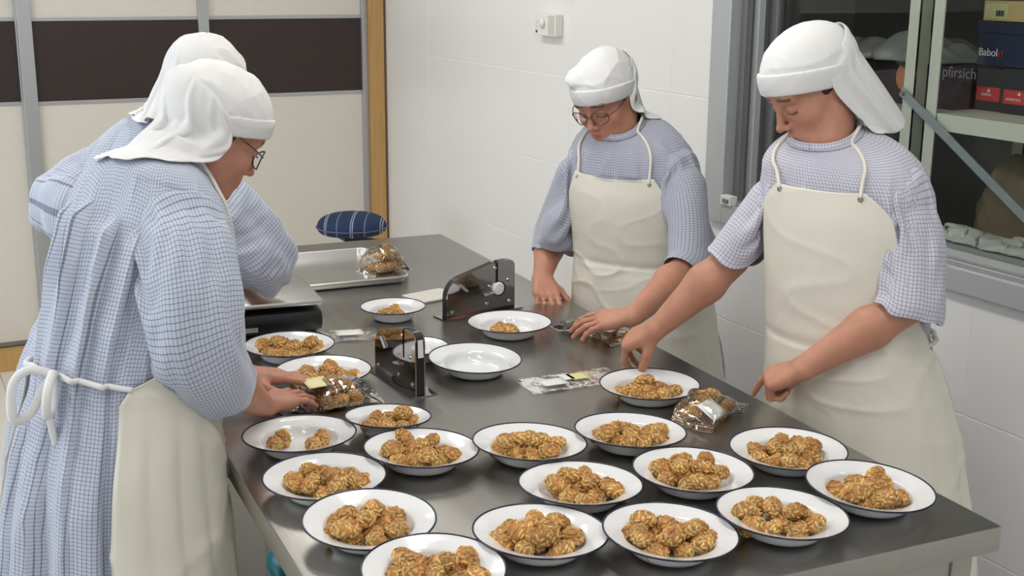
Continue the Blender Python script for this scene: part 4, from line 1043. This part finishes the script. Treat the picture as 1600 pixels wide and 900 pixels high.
def col_capsule(P, a, b, ra, rb):
    a, b = V(*a), V(*b); ba = b-a; t = np.clip(((P-a)@ba)/(ba@ba+1e-12), 0, 1); c = a+t[..., None]*ba; d = P-c; l = np.linalg.norm(d, axis=-1); r = ra+t*(rb-ra)
    return np.where((l < r)[..., None], c+d/(l[..., None]+1e-9)*r[..., None], P)
def col_ell(P, c, H, r):
    q = (P-c)@H/r; l = np.linalg.norm(q, axis=-1, keepdims=True); return np.where(l < 1, (q/(l+1e-9)*r)@H.T+c, P)
def col_torso(P, T, gap, n):
    ts = np.linspace(n-8, n-1.02, 36); S = cr(T.st, ts); f2 = np.stack([T.f[0]*np.cos(S[:, 5]), T.f[1]*np.cos(S[:, 5]), -np.sin(S[:, 5])], 1); ax = np.cross(np.broadcast_to(T.r, f2.shape), f2)
    sh = P.shape; p = P.reshape(-1, 3); d = p[:, None]-S[None, :, :3]; k = np.argmin(np.abs((d*ax[None]).sum(2))+.10*np.linalg.norm(d, axis=2), 1); ii = np.arange(len(p)); dk = d[ii, k]
    x = dk@T.r; y = (dk*f2[k]).sum(1); z = (dk*ax[k]).sum(1); q = np.hypot(x/(S[k, 3]+gap), y/(S[k, 4]+gap)); ins = (q < 1) & (np.abs(z) < .03) & (q > .2); s = np.where(ins, 1/np.maximum(q, .2), 1)
    out = S[k, :3]+T.r*(x*s)[:, None]+f2[k]*(y*s)[:, None]+ax[k]*z[:, None]; return np.where(ins[:, None], out, p).reshape(sh)

def person(S):
    f = unit((*S['f'], 0)); rt = V(f[1], -f[0], 0); st = S['st']; base = V(st[0][0], st[0][1], 0)
    root = empty('person', base, S['label'], 'person', 'workers around the table')
    fh = unit((*S['hf'], 0)); p, ro = math.radians(S['hp']), math.radians(S.get('hr', 0)); rh = V(fh[1], -fh[0], 0)
    fw = fh*math.cos(p)-UP*math.sin(p); up = np.cross(rh, fw); rh2 = rh*math.cos(ro)+up*math.sin(ro); up2 = np.cross(rh2, fw)
    H = np.stack([rh2, fw, up2], 1); hc = V(*S['hc']); hs = S.get('hs', 1.0)
    # ---- body: head and neck, trunk and legs, both arms
    col = V(*S['neck']); hv, hf_, hcN = head_mesh(H.T@(col-hc)/hs, S.get('coarse', False), S.get('ears', 0.0)); parts = [(hv*hs@H.T+hc, hf_, hcN)]
    sp = [V(q[0], q[1], q[2]) for q in st]; lo = np.min([V(q[0]-.3, q[1]-.3, 0) for q in st], 0); hi = np.max([V(q[0]+.3, q[1]+.3, q[2]+.1) for q in st], 0); lo[2] = .02
    arms = [(S['shR'], S['armR']['elbow']), (S['shL'], S['armL']['elbow'])]
    lo = np.minimum(lo, np.min([V(*a[1])-.08 for a in arms], 0)); hi = np.maximum(hi, np.max([V(*a[0])+.08 for a in arms], 0)); lo[2] = .02
    F = Field(lo, hi, .013); n = len(st)
    for i in range(2, n-5):
        rad = min(st[i][4], st[i][3])*.62; off = rt*(st[i][3]-rad)*.52
        for sg in (-1, 1): F.cap(sp[i]+off*sg, sp[i+1]+rt*(st[i+1][3]-min(st[i+1][4], st[i+1][3])*.62)*.52*sg, rad, min(st[i+1][4], st[i+1][3])*.62, .05)
    F.cap(sp[n-4], col, .045, .045, .02)
    hip = sp[2]
    for sg in (-1, 1):
        kn = base+rt*.085*sg+UP*.47; an = base+rt*.08*sg+UP*.09; F.cap(hip+rt*.075*sg, kn, .075, .052, .05); F.cap(kn, an, .050, .034, .03)
    for sh, el in arms:
        F.cap(V(*sh)*.75+V(*el)*.25, V(*el), .032, .036, .02); F.cap(sp[n-6], V(*sh)*.75+V(*el)*.25, .040, .032, .03)
    v, fc = F.mesh(); parts.append((v, fc, np.tile(SK, (len(v), 1)))); frames = {}
    for side in ('R', 'L'):
        A = dict(S['arm'+side]); v, fc, c, fr = limb_mesh(right=(side == 'R'), **A); parts.append((v, fc, c)); frames[side] = fr
    v, fc, c = join(parts); mk('body', v, fc, m_skin, root, col=c)
    # ---- dress
    ap = S['apron']; tb0, tw, tt = ap['t']                                 # hem, waist, bib top (station numbers)
    def under(t, th, z):                                   # folds lie flatter where the apron presses on them
        a = np.mod(th+math.pi, 2*math.pi)-math.pi; tn = np.clip(t, tb0, tt); lim = np.where(a > 0, np.interp(tn, *ap['wr']), np.interp(tn, *ap['wl']))
        k = np.clip((np.abs(a)-lim+.10)/.10, 0, 1)*(t < tt)+(t >= tt); return S['fold'](t, th, z)*(.22+.78*k)
    T = Torso(S['f'], st, under, S.get('expo', 2.3)); dm = S['dress']
    v, fc, uv = torso_mesh(T, 0, n-1, 150, 320, S.get('seam', math.pi)); dr = mk('dress', v, fc, dm, root, uv=uv, solid=.003)
    for side in ('R', 'L'):
        pts, radii, fold, seed = S['sleeve'+side]; nt_, nth_ = 52, 72; v, fc, uv = sleeve_mesh(pts, radii, fold, seed, nt_, nth_); G = v.reshape(nt_, nth_+1, 3)
        if not S.get('coarse'):
            P_ = cr(pts, np.linspace(0, len(pts)-1, nt_)); Rr = cr(radii, np.linspace(0, len(radii)-1, nt_)); ru = np.repeat(np.linalg.norm(np.diff(P_, axis=0), axis=1)[:, None], nth_+1, 1); ru = .25*ru+.78*np.linalg.norm(np.diff(G, axis=0), axis=2)
            rv = np.repeat((2*math.pi*Rr/nth_)[:, None], nth_, 1)*1.05; pin = np.zeros((nt_, nth_+1), bool); pin[:S.get('pin', 9)] = True
            A = S['arm'+side]; sh, el, wr = V(*S['sh'+side]), V(*A['elbow']), V(*A['wrist']); s1 = sh*.8+el*.2
            def coll(P, s1=s1, el=el, wr=wr):
                P = col_torso(P, T, .006, n); P = col_capsule(P, s1, el, .050, .056); P = col_capsule(P, el, el*.6+wr*.4, .056, .050); P = col_capsule(P, el*.6+wr*.4, wr, .050, .034)
                if S.get('table', True):
                    P[..., 2] = np.maximum(P[..., 2], .906)
                return P
            G = pbd(G, ru, rv, pin, coll, True, steps=S.get('ssteps', 30), its=8, bend=S.get('sbend', .8))
        mk('sleeve', G.reshape(-1, 3), fc, dm, dr, uv=uv, solid=.0035, sub=1)
    # standing collar band
    th = np.linspace(0, 2*math.pi, 49); G = np.stack([T.at(np.full(49, n-1-.35), th, .004), T.at(np.full(49, n-1.0), th, .005), T.at(np.full(49, n-1.0), th, .004)+UP*.012])
    mk('collar', G.reshape(-1, 3), grid_faces(3, 49), dm, dr, uv=arc_uv(G), solid=.003)
    for sg in (-1, 1):
        c0 = base+rt*.085*sg+f*.045; Fs = Field(c0-V(.2, .2, 0), c0+V(.2, .2, .16), .007)
        Fs.cap(c0-f*.06+UP*.038, c0+f*.10+UP*.030, .036, .030, .02); Fs.cap(c0-f*.045+UP*.05, c0-f*.045+UP*.10, .040, .040, .02)
        v, fc = Fs.mesh(); v[:, 2] = np.maximum(v[:, 2], .001); mk('shoe', v, fc, m_shoe, root)
    # ---- apron
    nt, nw = 150, 110; t = np.concatenate([np.linspace(tb0, tw, nt*2//3, endpoint=False), np.linspace(tw, tt, nt-nt*2//3)])
    wl = np.interp(t, *ap['wl']); wr_ = np.interp(t, *ap['wr']); u = np.linspace(0, 1, nw); th = (-wl)[:, None]+u[None]*(wl+wr_)[:, None]
    G = T.at(np.broadcast_to(t[:, None], th.shape), th, ap.get('off', .011)); q = G.copy()
    wr1 = ap.get('wrinkle', .004); N_ = nrm(G); N_ *= np.sign((N_*(G-np.array([cr(T.st, t)[:, :3]]).swapaxes(0, 1))).sum(-1).mean())
    env = np.interp(t, [tb0, tw-.6, tw, tw+.5, tt], [.7, .9, 1.2, .45, .15])[:, None, None]
    wv = sines(q*np.array([1, 1, .45]), 20, S['seed'])*.8+1.1*crease(q*np.array([.8, .8, 1.1]), 34, S['seed']+1, 5.0)+.45*crease(q, 80, S['seed']+5, 4.0)*crease(q, 14, S['seed']+6, 1.0); G = G+N_*(wr1*env*(wv[..., None]+.5))
    cre = np.exp(-((t-tw)/.12)**2)[:, None, None]; G = G-N_*cre*ap.get('pinch', .004)
    apo = mk('apron', G.reshape(-1, 3), grid_faces(nt, nw), m_apron, root, uv=arc_uv(G), solid=.0022)
    # neck straps run from the bib corners round the nape
    B = MB(); c1, c2 = G[-1, 5], G[-1, -6]; nape = col-fw*.0-fh*.066+UP*.012
    def over(sg, c0):
        pts = [c0+unit(G[-8, 55]-G[-1, 55])*.010+N_[-1, 55]*.004]; w_ = (wl if sg < 0 else wr_)[-1]*.93
        for tq, ang_ in zip(np.linspace(tt, n-1.05, 7)[1:], w_+(1.25-w_)*np.linspace(0, 1, 7)[1:]**1.3): pts.append(T.at(np.array([tq]), np.array([sg*ang_]), .009)[0])
        pts += [T.at(np.array([n-1.05]), np.array([sg*a]), .005)[0]+UP*(.012 if a < 1.9 else .002) for a in (1.7, 2.3, 3.0)]; return cr(pts, np.linspace(0, len(pts)-1, 50))
    for sg, c0 in ((-1, c1), (1, c2)):
        MB().tube(over(sg, c0), .0042, 8).build('neck_strap', m_apron, apo, smooth=True)
        MB().tube([c0+unit(G[-8, 55]-G[-1, 55])*.012+N_[-1, 55]*.003+V(.0045*math.cos(a)*f[1], -.0045*math.cos(a)*f[0], .0045*math.sin(a)) for a in np.linspace(0, 6.28, 14, endpoint=False)], .0016, 6, closed=True).build('eyelet', m_alug, apo, smooth=True)
    # waist ties
    a0, a1 = wr_[nt*2//3], 2*math.pi-wl[nt*2//3]; aa = np.linspace(a0-.03, a1+.03, 80); dz = ap.get('tie_drop', .0)
    tie = T.at(np.full(80, tw), aa, .012)+np.sin((aa-a0)/(a1-a0)*math.pi)[:, None]*UP*dz; S.get('coarse') or MB().tube(tie, .0055, 8).build('waist_tie', m_apron if not ap.get('bow') else m_veil, apo, smooth=True)
    if ap.get('bow'):
        bc = T.at(np.array([tw]), np.array([math.pi]), .018)[0]+UP*dz; bb = MB(); bw = -f*.9+rt*.2
        for sg, dn in ((1, .05), (-1, .075)):
            lp = [bc, bc-f*.03+rt*.03*sg+UP*.012, bc-f*.055+rt*.045*sg-UP*.012, bc-f*.060+rt*.045*sg-UP*dn, bc-f*.035+rt*.030*sg-UP*dn*.9, bc-f*.015+rt*.012*sg-UP*.02, bc]
            bb.tube(cr(lp, np.linspace(0, 6, 40)), .0085, 8)
        bb.tube(cr([bc, bc-f*.02-UP*.05, bc-f*.01-UP*.13], np.linspace(0, 2, 16)), .007, 8); bb.build('bow', m_veil, apo, smooth=True)
    # ---- headscarf: fitted cap, turned-up band, hanging tail
    vs = S['veil']; tiltp = vs.get('slope', .42)
    def cap_field(lo_, hi_, r, c, planes, wr, seed, lumps=()):
        F = Field(lo_, hi_, .0034); F.ell(c, r, 0)
        for q in lumps: F.ell(*q)
        x, y, z = F.full(); P = np.stack(np.broadcast_arrays(x, y, z), -1)
        F.F -= (wr*(.5*sines(P, 34, seed)+1.5*crease(P*np.array([1.2, .6, 1]), 55, seed+1, 3)+.7*crease(P, 110, seed+2, 3)-.6)).astype(np.float32)
        for sgn, k0 in planes: F.F = np.maximum(F.F, (sgn*(z-tiltp*y-k0)*.92)).astype(np.float32)
        return F.mesh()
    cr_ = V(*vs.get('r', (.083, .106, .092))); cc = V(*vs.get('c', (0, -.011, .040)))
    v, fc = cap_field((-.15, -.2, -.16), (.15, .17, .2), cr_, cc, [(-1, .004)], vs.get('wr', .0022), S['seed'], vs.get('lumps', ()))
    sc_o = mk('headscarf', v*hs@H.T+hc, fc, m_veil, root)
    v, fc = cap_field((-.15, -.2, -.16), (.15, .17, .2), cr_+.0045, cc, [(-1, .0), (1, vs.get('bandh', .042))], .0008, S['seed']+4)
    mk('band', v*hs@H.T+hc, fc, m_veil, sc_o)
    na, nr = 64, 46; sp_ = math.radians(vs.get('span', 100)); ph = np.linspace(-sp_, sp_, na); tq = np.linspace(0, 1, nr); G = np.zeros((nr, na, 3))
    w0, b0, z0 = vs.get('tail0', (.084, .100, .075)); L_, back, full = vs['len'], vs['back'], vs.get('full', .35)
    q0 = np.stack([-np.sin(ph)*w0, -.02-np.cos(ph)*b0, np.full(na, z0)-vs.get('dip', .045)*(1-np.cos(ph))], 1); q0[:, 1] += vs.get('lean', .0)
    out = q0*np.array([1, 1, 0]); out = out/np.linalg.norm(out, axis=1, keepdims=True)@H.T
    rg = np.random.default_rng(S['seed']); jit = .004*np.convolve(rg.normal(size=na+8), np.ones(3)/3, 'same')[4:-4]
    for i, s in enumerate(tq):
        em = .93+.07*min(1, s/.10); Wp = (q0*np.array([em, em, 1]))*hs@H.T+hc
        gth = vs.get('fold', .010)*s**.8*(np.sin(ph*vs.get('nf', 5)+vs.get('fp', .4)+.8*s)+.6*np.sin(ph*vs.get('nf', 5)*2.1+1.3-s)); hem = 1-vs.get('round', .25)*np.abs(ph/sp_)**2
        G[i] = Wp-fh*back*s-UP*(math.sqrt(L_*L_-back*back)*s*hem)[:, None]+out*(gth+jit*s+.10*full*s*.3)[:, None]
    d0 = np.linalg.norm(np.diff(G[1], axis=0), axis=1); rv = np.concatenate([d0[None]*(1+full*min(1, .35+s)) for s in tq]); rv = np.concatenate([rv.reshape(nr, na-1), rv.reshape(nr, na-1)[:, -1:]], 1)
    hem = 1-vs.get('round', .25)*np.abs(ph/sp_)**2; ru = np.repeat((L_/(nr-1)*hem)[None], nr-1, 0); pin = np.zeros((nr, na), bool); pin[:3] = True
    caps_ = [(V(*S['sh'+sd])*.9+V(*S['arm'+sd]['elbow'])*.1) for sd in 'RL']
    def coll(P):
        P = col_ell(P, H@cc*hs+hc, H, (cr_+.003)*hs); P = col_capsule(P, hc-fw*.03, col, .062, .062); P = col_torso(P, T, vs.get('clear', .016), n)
        for q in caps_: P = col_capsule(P, q, col-UP*.02, .075, .06)
        return P
    G = pbd(G, ru, rv, pin, coll, False, steps=vs.get('steps', 40), its=7, bend=vs.get('bend', .5), grav=vs.get('grav', 5.0))
    mk('tail', G.reshape(-1, 3), grid_faces(nr, na), m_veil, sc_o, solid=.0025, sub=1)
    # ---- hair under the cap
    F = Field((-.1, -.14, -.1), (.1, .1, .14), .004); F.ell((0, -.018, .024), (.0768, .099, .084), 0); x, y, z = F.full()
    F.F = np.maximum(F.F, -(z-tiltp*y+.030)); F.F = np.maximum(F.F, y-.018).astype(np.float32); v, fc = F.mesh(); mk('hair', v*hs@H.T+hc, fc, m_hair, root)
    # ---- spectacles
    if S.get('glasses'):
        g = MB(); ge = V(.0, .101, -.006); lens = []
        for sg in (-1, 1):
            ring = [V(sg*(.0335)+.0255*math.cos(a), .1015-.0035*abs(math.cos(a))-.010*max(0, sg*math.cos(a)), -.006+.0195*math.sin(a)) for a in np.linspace(0, 6.283, 28, endpoint=False)]
            g.tube([H@p*hs+hc for p in ring], .0014, 6, closed=True); lens.append([H@p*hs+hc for p in ring])
            g.tube([H@V(sg*.0595, .090, -.002)*hs+hc, H@V(sg*.076, .060, .002)*hs+hc, H@V(sg*.081, -.004, .010)*hs+hc, H@V(sg*.080, -.022, -.004)*hs+hc], .0014, 6)
        g.tube([H@V(-.009, .103, -.002)*hs+hc, H@V(0, .107, .001)*hs+hc, H@V(.009, .103, -.002)*hs+hc], .0014, 6)
        go = g.build('spectacles', m_wire, root, smooth=True)
        for l in lens: mk('lens', l, [list(range(28))], m_lens, go, smooth=False)
    if S.get('ring'):
        Tm, Y, Z, X = frames[S['ring']]; a = math.radians(22); dr_ = Y*math.cos(a)-Z*math.sin(a); c0 = Tm(-.0105, .086, 0)+dr_*.017; u2 = unit(Z*math.cos(a)+Y*math.sin(a)); MB().tube([c0+.0093*(X*math.cos(q)+u2*math.sin(q)) for q in np.linspace(0, 6.283, 24, endpoint=False)], .0014, 6, closed=True).build('ring', m_gold, root, smooth=True)
    return root, frames, T
def push_out(P, T, gap, n):
    """move cloth points that are inside the dress body to just above it"""
    ts = np.linspace(n-6, n-1, 40); S = cr(T.st, ts); out = P.copy()
    for i, p in enumerate(P):
        d = p-S[:, :3]; f2 = np.stack([T.f[0]*np.cos(S[:, 5]), T.f[1]*np.cos(S[:, 5]), -np.sin(S[:, 5])], 1); ax = np.cross(np.broadcast_to(T.r, f2.shape), f2)
        k = np.argmin(np.abs((d*ax).sum(1))+.15*np.linalg.norm(d, axis=1)); a = (d[k]@T.r)/S[k, 3]; b = (d[k]@f2[k])/S[k, 4]; q = math.hypot(a, b)
        rad = q*min(S[k, 3], S[k, 4]); need = min(S[k, 3], S[k, 4])+gap
        if q > 1e-4 and rad < need and k < 39:
            s = need/rad; out[i] = S[k, :3]+T.r*(d[k]@T.r)*s+f2[k]*(d[k]@f2[k])*s+ax[k]*(d[k]@ax[k])
    return out
RELAX = [(22, 28, 15), (22, 30, 15), (24, 32, 16), (26, 34, 18)]
FLATH = [(6, 14, 8), (5, 12, 8), (6, 14, 8), (8, 16, 10)]

# ---- worker at the near left, seen from behind
def foldA(t, th, z):
    d = np.abs(np.mod(th-math.radians(172)+math.pi, 2*math.pi)-math.pi)             # angle from the middle of the back
    env = np.interp(d, [0, 1.1, 1.5, 2.2, 3.2], [1, 1, .75, .35, .15])
    up = np.interp(z, [.2, .6, .98, 1.05, 1.09, 1.16, 1.28, 1.36, 1.40], [.055, .045, .018, .004, .006, .018, .020, .008, 0])
    dr = np.interp(z, [.2, 1.0, 1.1, 1.4], [.5, .0, 0, .35])
    kp = 0
    for a0, zt, dp in ((190, 1.330, .030), (167, 1.312, .040), (150, 1.295, .030), (212, 1.33, .02)):
        dl = np.mod(th-math.radians(a0)+.10*(1.3-z)+math.pi, 2*math.pi)-math.pi
        kp = kp+dp*np.clip(np.minimum(dl/.014+1, 1), 0, 1)*np.exp(-np.maximum(dl, 0)/.15)*np.interp(z, [.95, 1.07, 1.12, 1.25, zt, zt+.025], [.3, .35, .6, 1, 1, 0])
    up = np.where(z > 1.07, up*.45, up)
    return kp+env*up*(ridge((th+.13*np.sin(3*th+.5))*14/(2*math.pi)+dr*.6)-.45)+.004*np.sin(2*th+z*9)*(z < 1.4)
A_ = dict(label='worker in blue checks and white headscarf at the near left, back turned', ssteps=9, f=(.85, .53), seed=3, seam=0.0, dress=m_ck_blue, fold=foldA,
    st=[(.335, 2.315, .22, .26, .22, 0), (.342, 2.322, .60, .225, .185, 0), (.350, 2.330, .86, .203, .160, 0), (.372, 2.348, 1.02, .180, .142, .03), (.380, 2.352, 1.09, .172, .134, .08), (.410, 2.362, 1.19, .172, .130, .2),
        (.440, 2.378, 1.29, .174, .122, .35), (.460, 2.393, 1.370, .168, .108, .5), (.476, 2.406, 1.416, .142, .098, .6), (.497, 2.417, 1.440, .100, .076, .65), (.514, 2.424, 1.456, .066, .062, .65)],
    hc=(.600, 2.452, 1.510), hf=(.97, .16), hp=32, hr=0, neck=(.510, 2.424, 1.440),
    shR=(.495, 2.280, 1.345), shL=(.415, 2.530, 1.345),
    armR=dict(elbow=(.520, 2.205, 1.10), wrist=(.655, 2.385, .957), d=V(.125, .085, -.012), n=(.0, -.12, 1), curls=FLATH, thumb=(20, 10, 10)),
    armL=dict(elbow=(.500, 2.650, 1.10), wrist=(.665, 2.560, .972), d=V(.13, -.035, -.015), n=(.0, .1, 1), curls=FLATH, thumb=(15, 10, 8)),
    sleeveR=([(.465, 2.33, 1.350), hy(283, 368, 2.26), hy(296, 440, 2.215), hy(305, 520, 2.20), hy(345, 600, 2.25)], [.060, .080, .090, .094, .066], .0065, 31),
    sleeveL=([(.44, 2.49, 1.35), (.415, 2.55, 1.29), (.445, 2.60, 1.20), (.49, 2.63, 1.12), (.55, 2.62, 1.055)], [.06, .07, .075, .075, .065], .005, 32),
    apron=dict(t=(.35, 4, 6.6), wl=([0, 3.6, 4, 4.8, 6.6], [2.15, 2.15, 2.05, 1.2, .75]), wr=([0, 3.6, 4, 4.8, 6.6], [2.46, 2.44, 2.36, 1.45, .75]), off=.010, bow=True, tie_drop=.012, wrinkle=.006),
    veil=dict(len=.262, back=.185, full=.40, steps=22, grav=4, bend=.8, fold=.014, nf=4.6, fp=1.0, wr=.0030, r=(.087, .114, .096), slope=.40, span=86, tail0=(.089, .104, .085), clear=.016, round=.40), glasses=True)
# ---- worker behind her, bending over the scale
def foldP(amp, n, ph):
    def fn(t, th, z):
        up = np.interp(z, [.2, .7, 1.0, 1.08, 1.3, 1.42], [.022, .018, .008, .006, .006, 0])*amp
        return up*(ridge(th*n/(2*math.pi)+ph)-.5)+.004*amp*np.sin(3*th+z*11+ph)*np.clip((1.46-z)*8, 0, 1)
    return fn
q_ = dict(hy=hy)
D_ = dict(label='worker in blue checks bending over the black scale, half hidden behind another worker', f=(.75, .66), seed=13, seam=0.0, dress=m_ck_blue, fold=foldP(1, 16, .3), coarse=True,
    st=[(.385, 2.99, .22, .22, .19, 0), (.39, 2.99, .60, .19, .165, 0), (.405, 3.00, .86, .165, .145, .05), (.455, 3.03, 1.00, .150, .128, .25), (.485, 3.05, 1.05, .148, .125, .4), (.525, 3.09, 1.14, .165, .13, .55),
        (.565, 3.13, 1.24, .180, .13, .65), (.61, 3.155, 1.325, .170, .115, .75), (.645, 3.17, 1.385, .14, .10, .8), (.668, 3.18, 1.42, .10, .078, .8), (.685, 3.185, 1.44, .066, .062, .8)],
    hc=(.757, 3.160, 1.528), hf=(.80, .60), hp=35, neck=(.680, 3.18, 1.43),
    shR=(.70, 3.02, 1.29), shL=(.50, 3.25, 1.31),
    armR=dict(elbow=(.885, 3.03, 1.115), wrist=(.865, 3.20, 1.045), d=V(-.02, .1, -.03), n=(0, 0, 1), curls=RELAX, voxel=.004),
    armL=dict(elbow=(.395, 3.22, 1.245), wrist=(.545, 3.36, 1.13), d=V(.09, .05, -.06), n=(0, .3, 1), curls=RELAX, voxel=.004),
    sleeveR=([(.64, 3.06, 1.32), (.72, 3.01, 1.265), (.79, 3.0, 1.19), (.84, 3.01, 1.125), (.865, 3.08, 1.085)], [.065, .085, .088, .086, .066], .008, 33),
    sleeveL=([(.55, 3.20, 1.335), (.485, 3.235, 1.305), (.430, 3.22, 1.275), (.400, 3.20, 1.252), (.43, 3.25, 1.215)], [.065, .078, .078, .076, .062], .008, 34),
    apron=dict(t=(.3, 4, 6.4), wl=([0, 4, 6.4], [1.6, 1.5, .7]), wr=([0, 4, 6.4], [1.6, 1.5, .7])),
    veil=dict(len=.24, back=.14, full=.35, steps=16, grav=3, fold=.012, nf=4, wr=.003, r=(.087, .114, .096), slope=.40, span=98, tail0=(.089, .104, .085)))
# ---- worker at the back, in spectacles
B_ = dict(label='worker in spectacles, grey-blue checks and cream apron, standing against the tiled wall', f=(-.85, -.53), seed=23, dress=m_ck_grey, fold=foldP(.9, 15, .1), ears=.8,
    st=[(1.99, 2.96, .22, .25, .21, 0), (1.975, 2.96, .60, .222, .182, 0), (1.96, 2.96, .86, .200, .156, 0), (1.94, 2.96, .98, .182, .14, .05), (1.932, 2.96, 1.04, .175, .130, .08), (1.918, 2.957, 1.15, .182, .132, .15),
        (1.902, 2.953, 1.25, .186, .126, .3), (1.885, 2.953, 1.325, .176, .108, .42), (1.870, 2.956, 1.372, .146, .094, .5), (1.858, 2.961, 1.398, .102, .076, .55), (1.847, 2.965, 1.412, .066, .063, .55)],
    hc=(1.822, 2.985, 1.487), hf=(-.90, -.43), hp=30, hr=-4, neck=(1.852, 2.965, 1.392), glasses=True, ring='R',
    shR=(1.805, 3.095, 1.300), shL=(1.975, 2.805, 1.305),
    armR=dict(elbow=(1.800, 3.235, 1.060), wrist=hx(847, 434, 1.705), d=hx(860, 482, 1.665)-hx(847, 434, 1.705), n=(-.35, -.9, .2), curls=[(15, 22, 12), (18, 26, 14), (22, 30, 16), (26, 34, 18)], thumb=(25, 15, 10)),
    armL=dict(elbow=(1.885, 2.645, 1.075), wrist=hz(990, 494, .990), d=hz(918, 502, .968)-hz(990, 494, .990), n=(-.25, -.25, 1), curls=[(8, 18, 10), (8, 18, 12), (9, 20, 12), (10, 22, 14)], thumb=(30, 12, 10), spread=1.3),
    sleeveR=([(1.84, 3.05, 1.305), (1.800, 3.115, 1.265), (1.785, 3.175, 1.18), (1.790, 3.222, 1.10), (1.775, 3.215, 1.035)], [.055, .074, .076, .070, .058], .0065, 35),
    sleeveL=([(1.945, 2.86, 1.305), (1.970, 2.800, 1.265), (1.955, 2.735, 1.18), (1.910, 2.675, 1.095), (1.855, 2.650, 1.055)], [.058, .078, .086, .084, .070], .0065, 36),
    apron=dict(t=(.35, 4, 6.95), wl=([0, 3.5, 4, 5.2, 6.3, 6.95], [1.75, 1.7, 1.5, .90, .72, .60]), wr=([0, 3.5, 4, 5.2, 6.3, 6.95], [1.75, 1.7, 1.5, .95, .80, .66]), off=.014, wrinkle=.0045),
    veil=dict(len=.23, back=.115, full=.20, steps=20, grav=4, fold=.008, nf=4, wr=.0022, slope=.34, span=92, r=(.083, .108, .090), bandh=.046, tail0=(.084, .103, .080), lumps=[((.036, .056, .096), (.026, .026, .012), .03)]))
# ---- worker at the right
C_ = dict(label='worker in lilac checks and cream apron at the right, pointing at a bag', ssteps=16, f=(-.92, -.39), seed=33, dress=m_ck_lil, fold=foldP(.9, 15, .6),
    st=[(1.92, 1.965, .22, .25, .215, 0), (1.908, 1.970, .60, .226, .185, 0), (1.893, 1.978, .86, .198, .156, 0), (1.868, 1.994, 1.00, .176, .138, .03), (1.857, 2.002, 1.07, .166, .126, .06), (1.846, 2.010, 1.19, .168, .124, .1),
        (1.838, 2.016, 1.32, .178, .118, .16), (1.828, 2.026, 1.405, .176, .104, .22), (1.817, 2.040, 1.452, .152, .092, .30), (1.807, 2.052, 1.478, .106, .076, .38), (1.798, 2.060, 1.492, .066, .063, .4)],
    hc=(1.787, 2.092, 1.588), hf=(-.985, .17), hp=33, hr=-3, neck=(1.802, 2.056, 1.472),
    shR=(1.775, 2.160, 1.365), shL=(1.885, 1.890, 1.365),
    armR=dict(elbow=(1.700, 2.225, 1.195), wrist=hx(1028, 512, 1.553), d=hx(958, 541, 1.492)-hx(1028, 512, 1.553), n=(-.2, -.30, 1), curls=[(52, 28, 12), (50, 28, 14), (52, 30, 16), (55, 34, 18)], thumb=(62, 22, 12), thumb_out=.55, spread=.9),
    armL=dict(elbow=(1.838, 1.828, 1.165), wrist=hx(1258, 574, 1.672), d=hx(1196, 594, 1.626)-hx(1258, 574, 1.672), n=(-.25, -.30, 1), curls=[(30, 6, 4), (62, 88, 55), (64, 88, 55), (62, 86, 55)], thumb=(55, 40, 30), thumb_out=.45),
    sleeveR=([(1.805, 2.100, 1.400), (1.768, 2.155, 1.365), (1.739, 2.188, 1.295), (1.715, 2.208, 1.235), (1.698, 2.222, 1.192)], [.046, .062, .068, .064, .057], .0055, 37),
    sleeveL=([(1.862, 1.94, 1.402), (1.884, 1.892, 1.365), (1.876, 1.866, 1.28), (1.858, 1.850, 1.205), (1.838, 1.838, 1.150)], [.046, .064, .074, .078, .076], .0065, 38),
    apron=dict(t=(.35, 4, 7.15), wl=([0, 3.5, 4, 5.2, 6.4, 7.15], [1.75, 1.7, 1.5, .95, .78, .52]), wr=([0, 3.5, 4, 5.2, 6.4, 7.15], [1.75, 1.7, 1.5, .95, .78, .52]), off=.014, wrinkle=.0055),
    veil=dict(len=.265, back=.165, full=.12, steps=14, grav=2.5, bend=.9, fold=.006, nf=3.4, wr=.0014, slope=.42, span=98, r=(.084, .110, .093), bandh=.050, tail0=(.086, .106, .083), round=.35))
for S in (A_, D_, B_, C_): person(S)
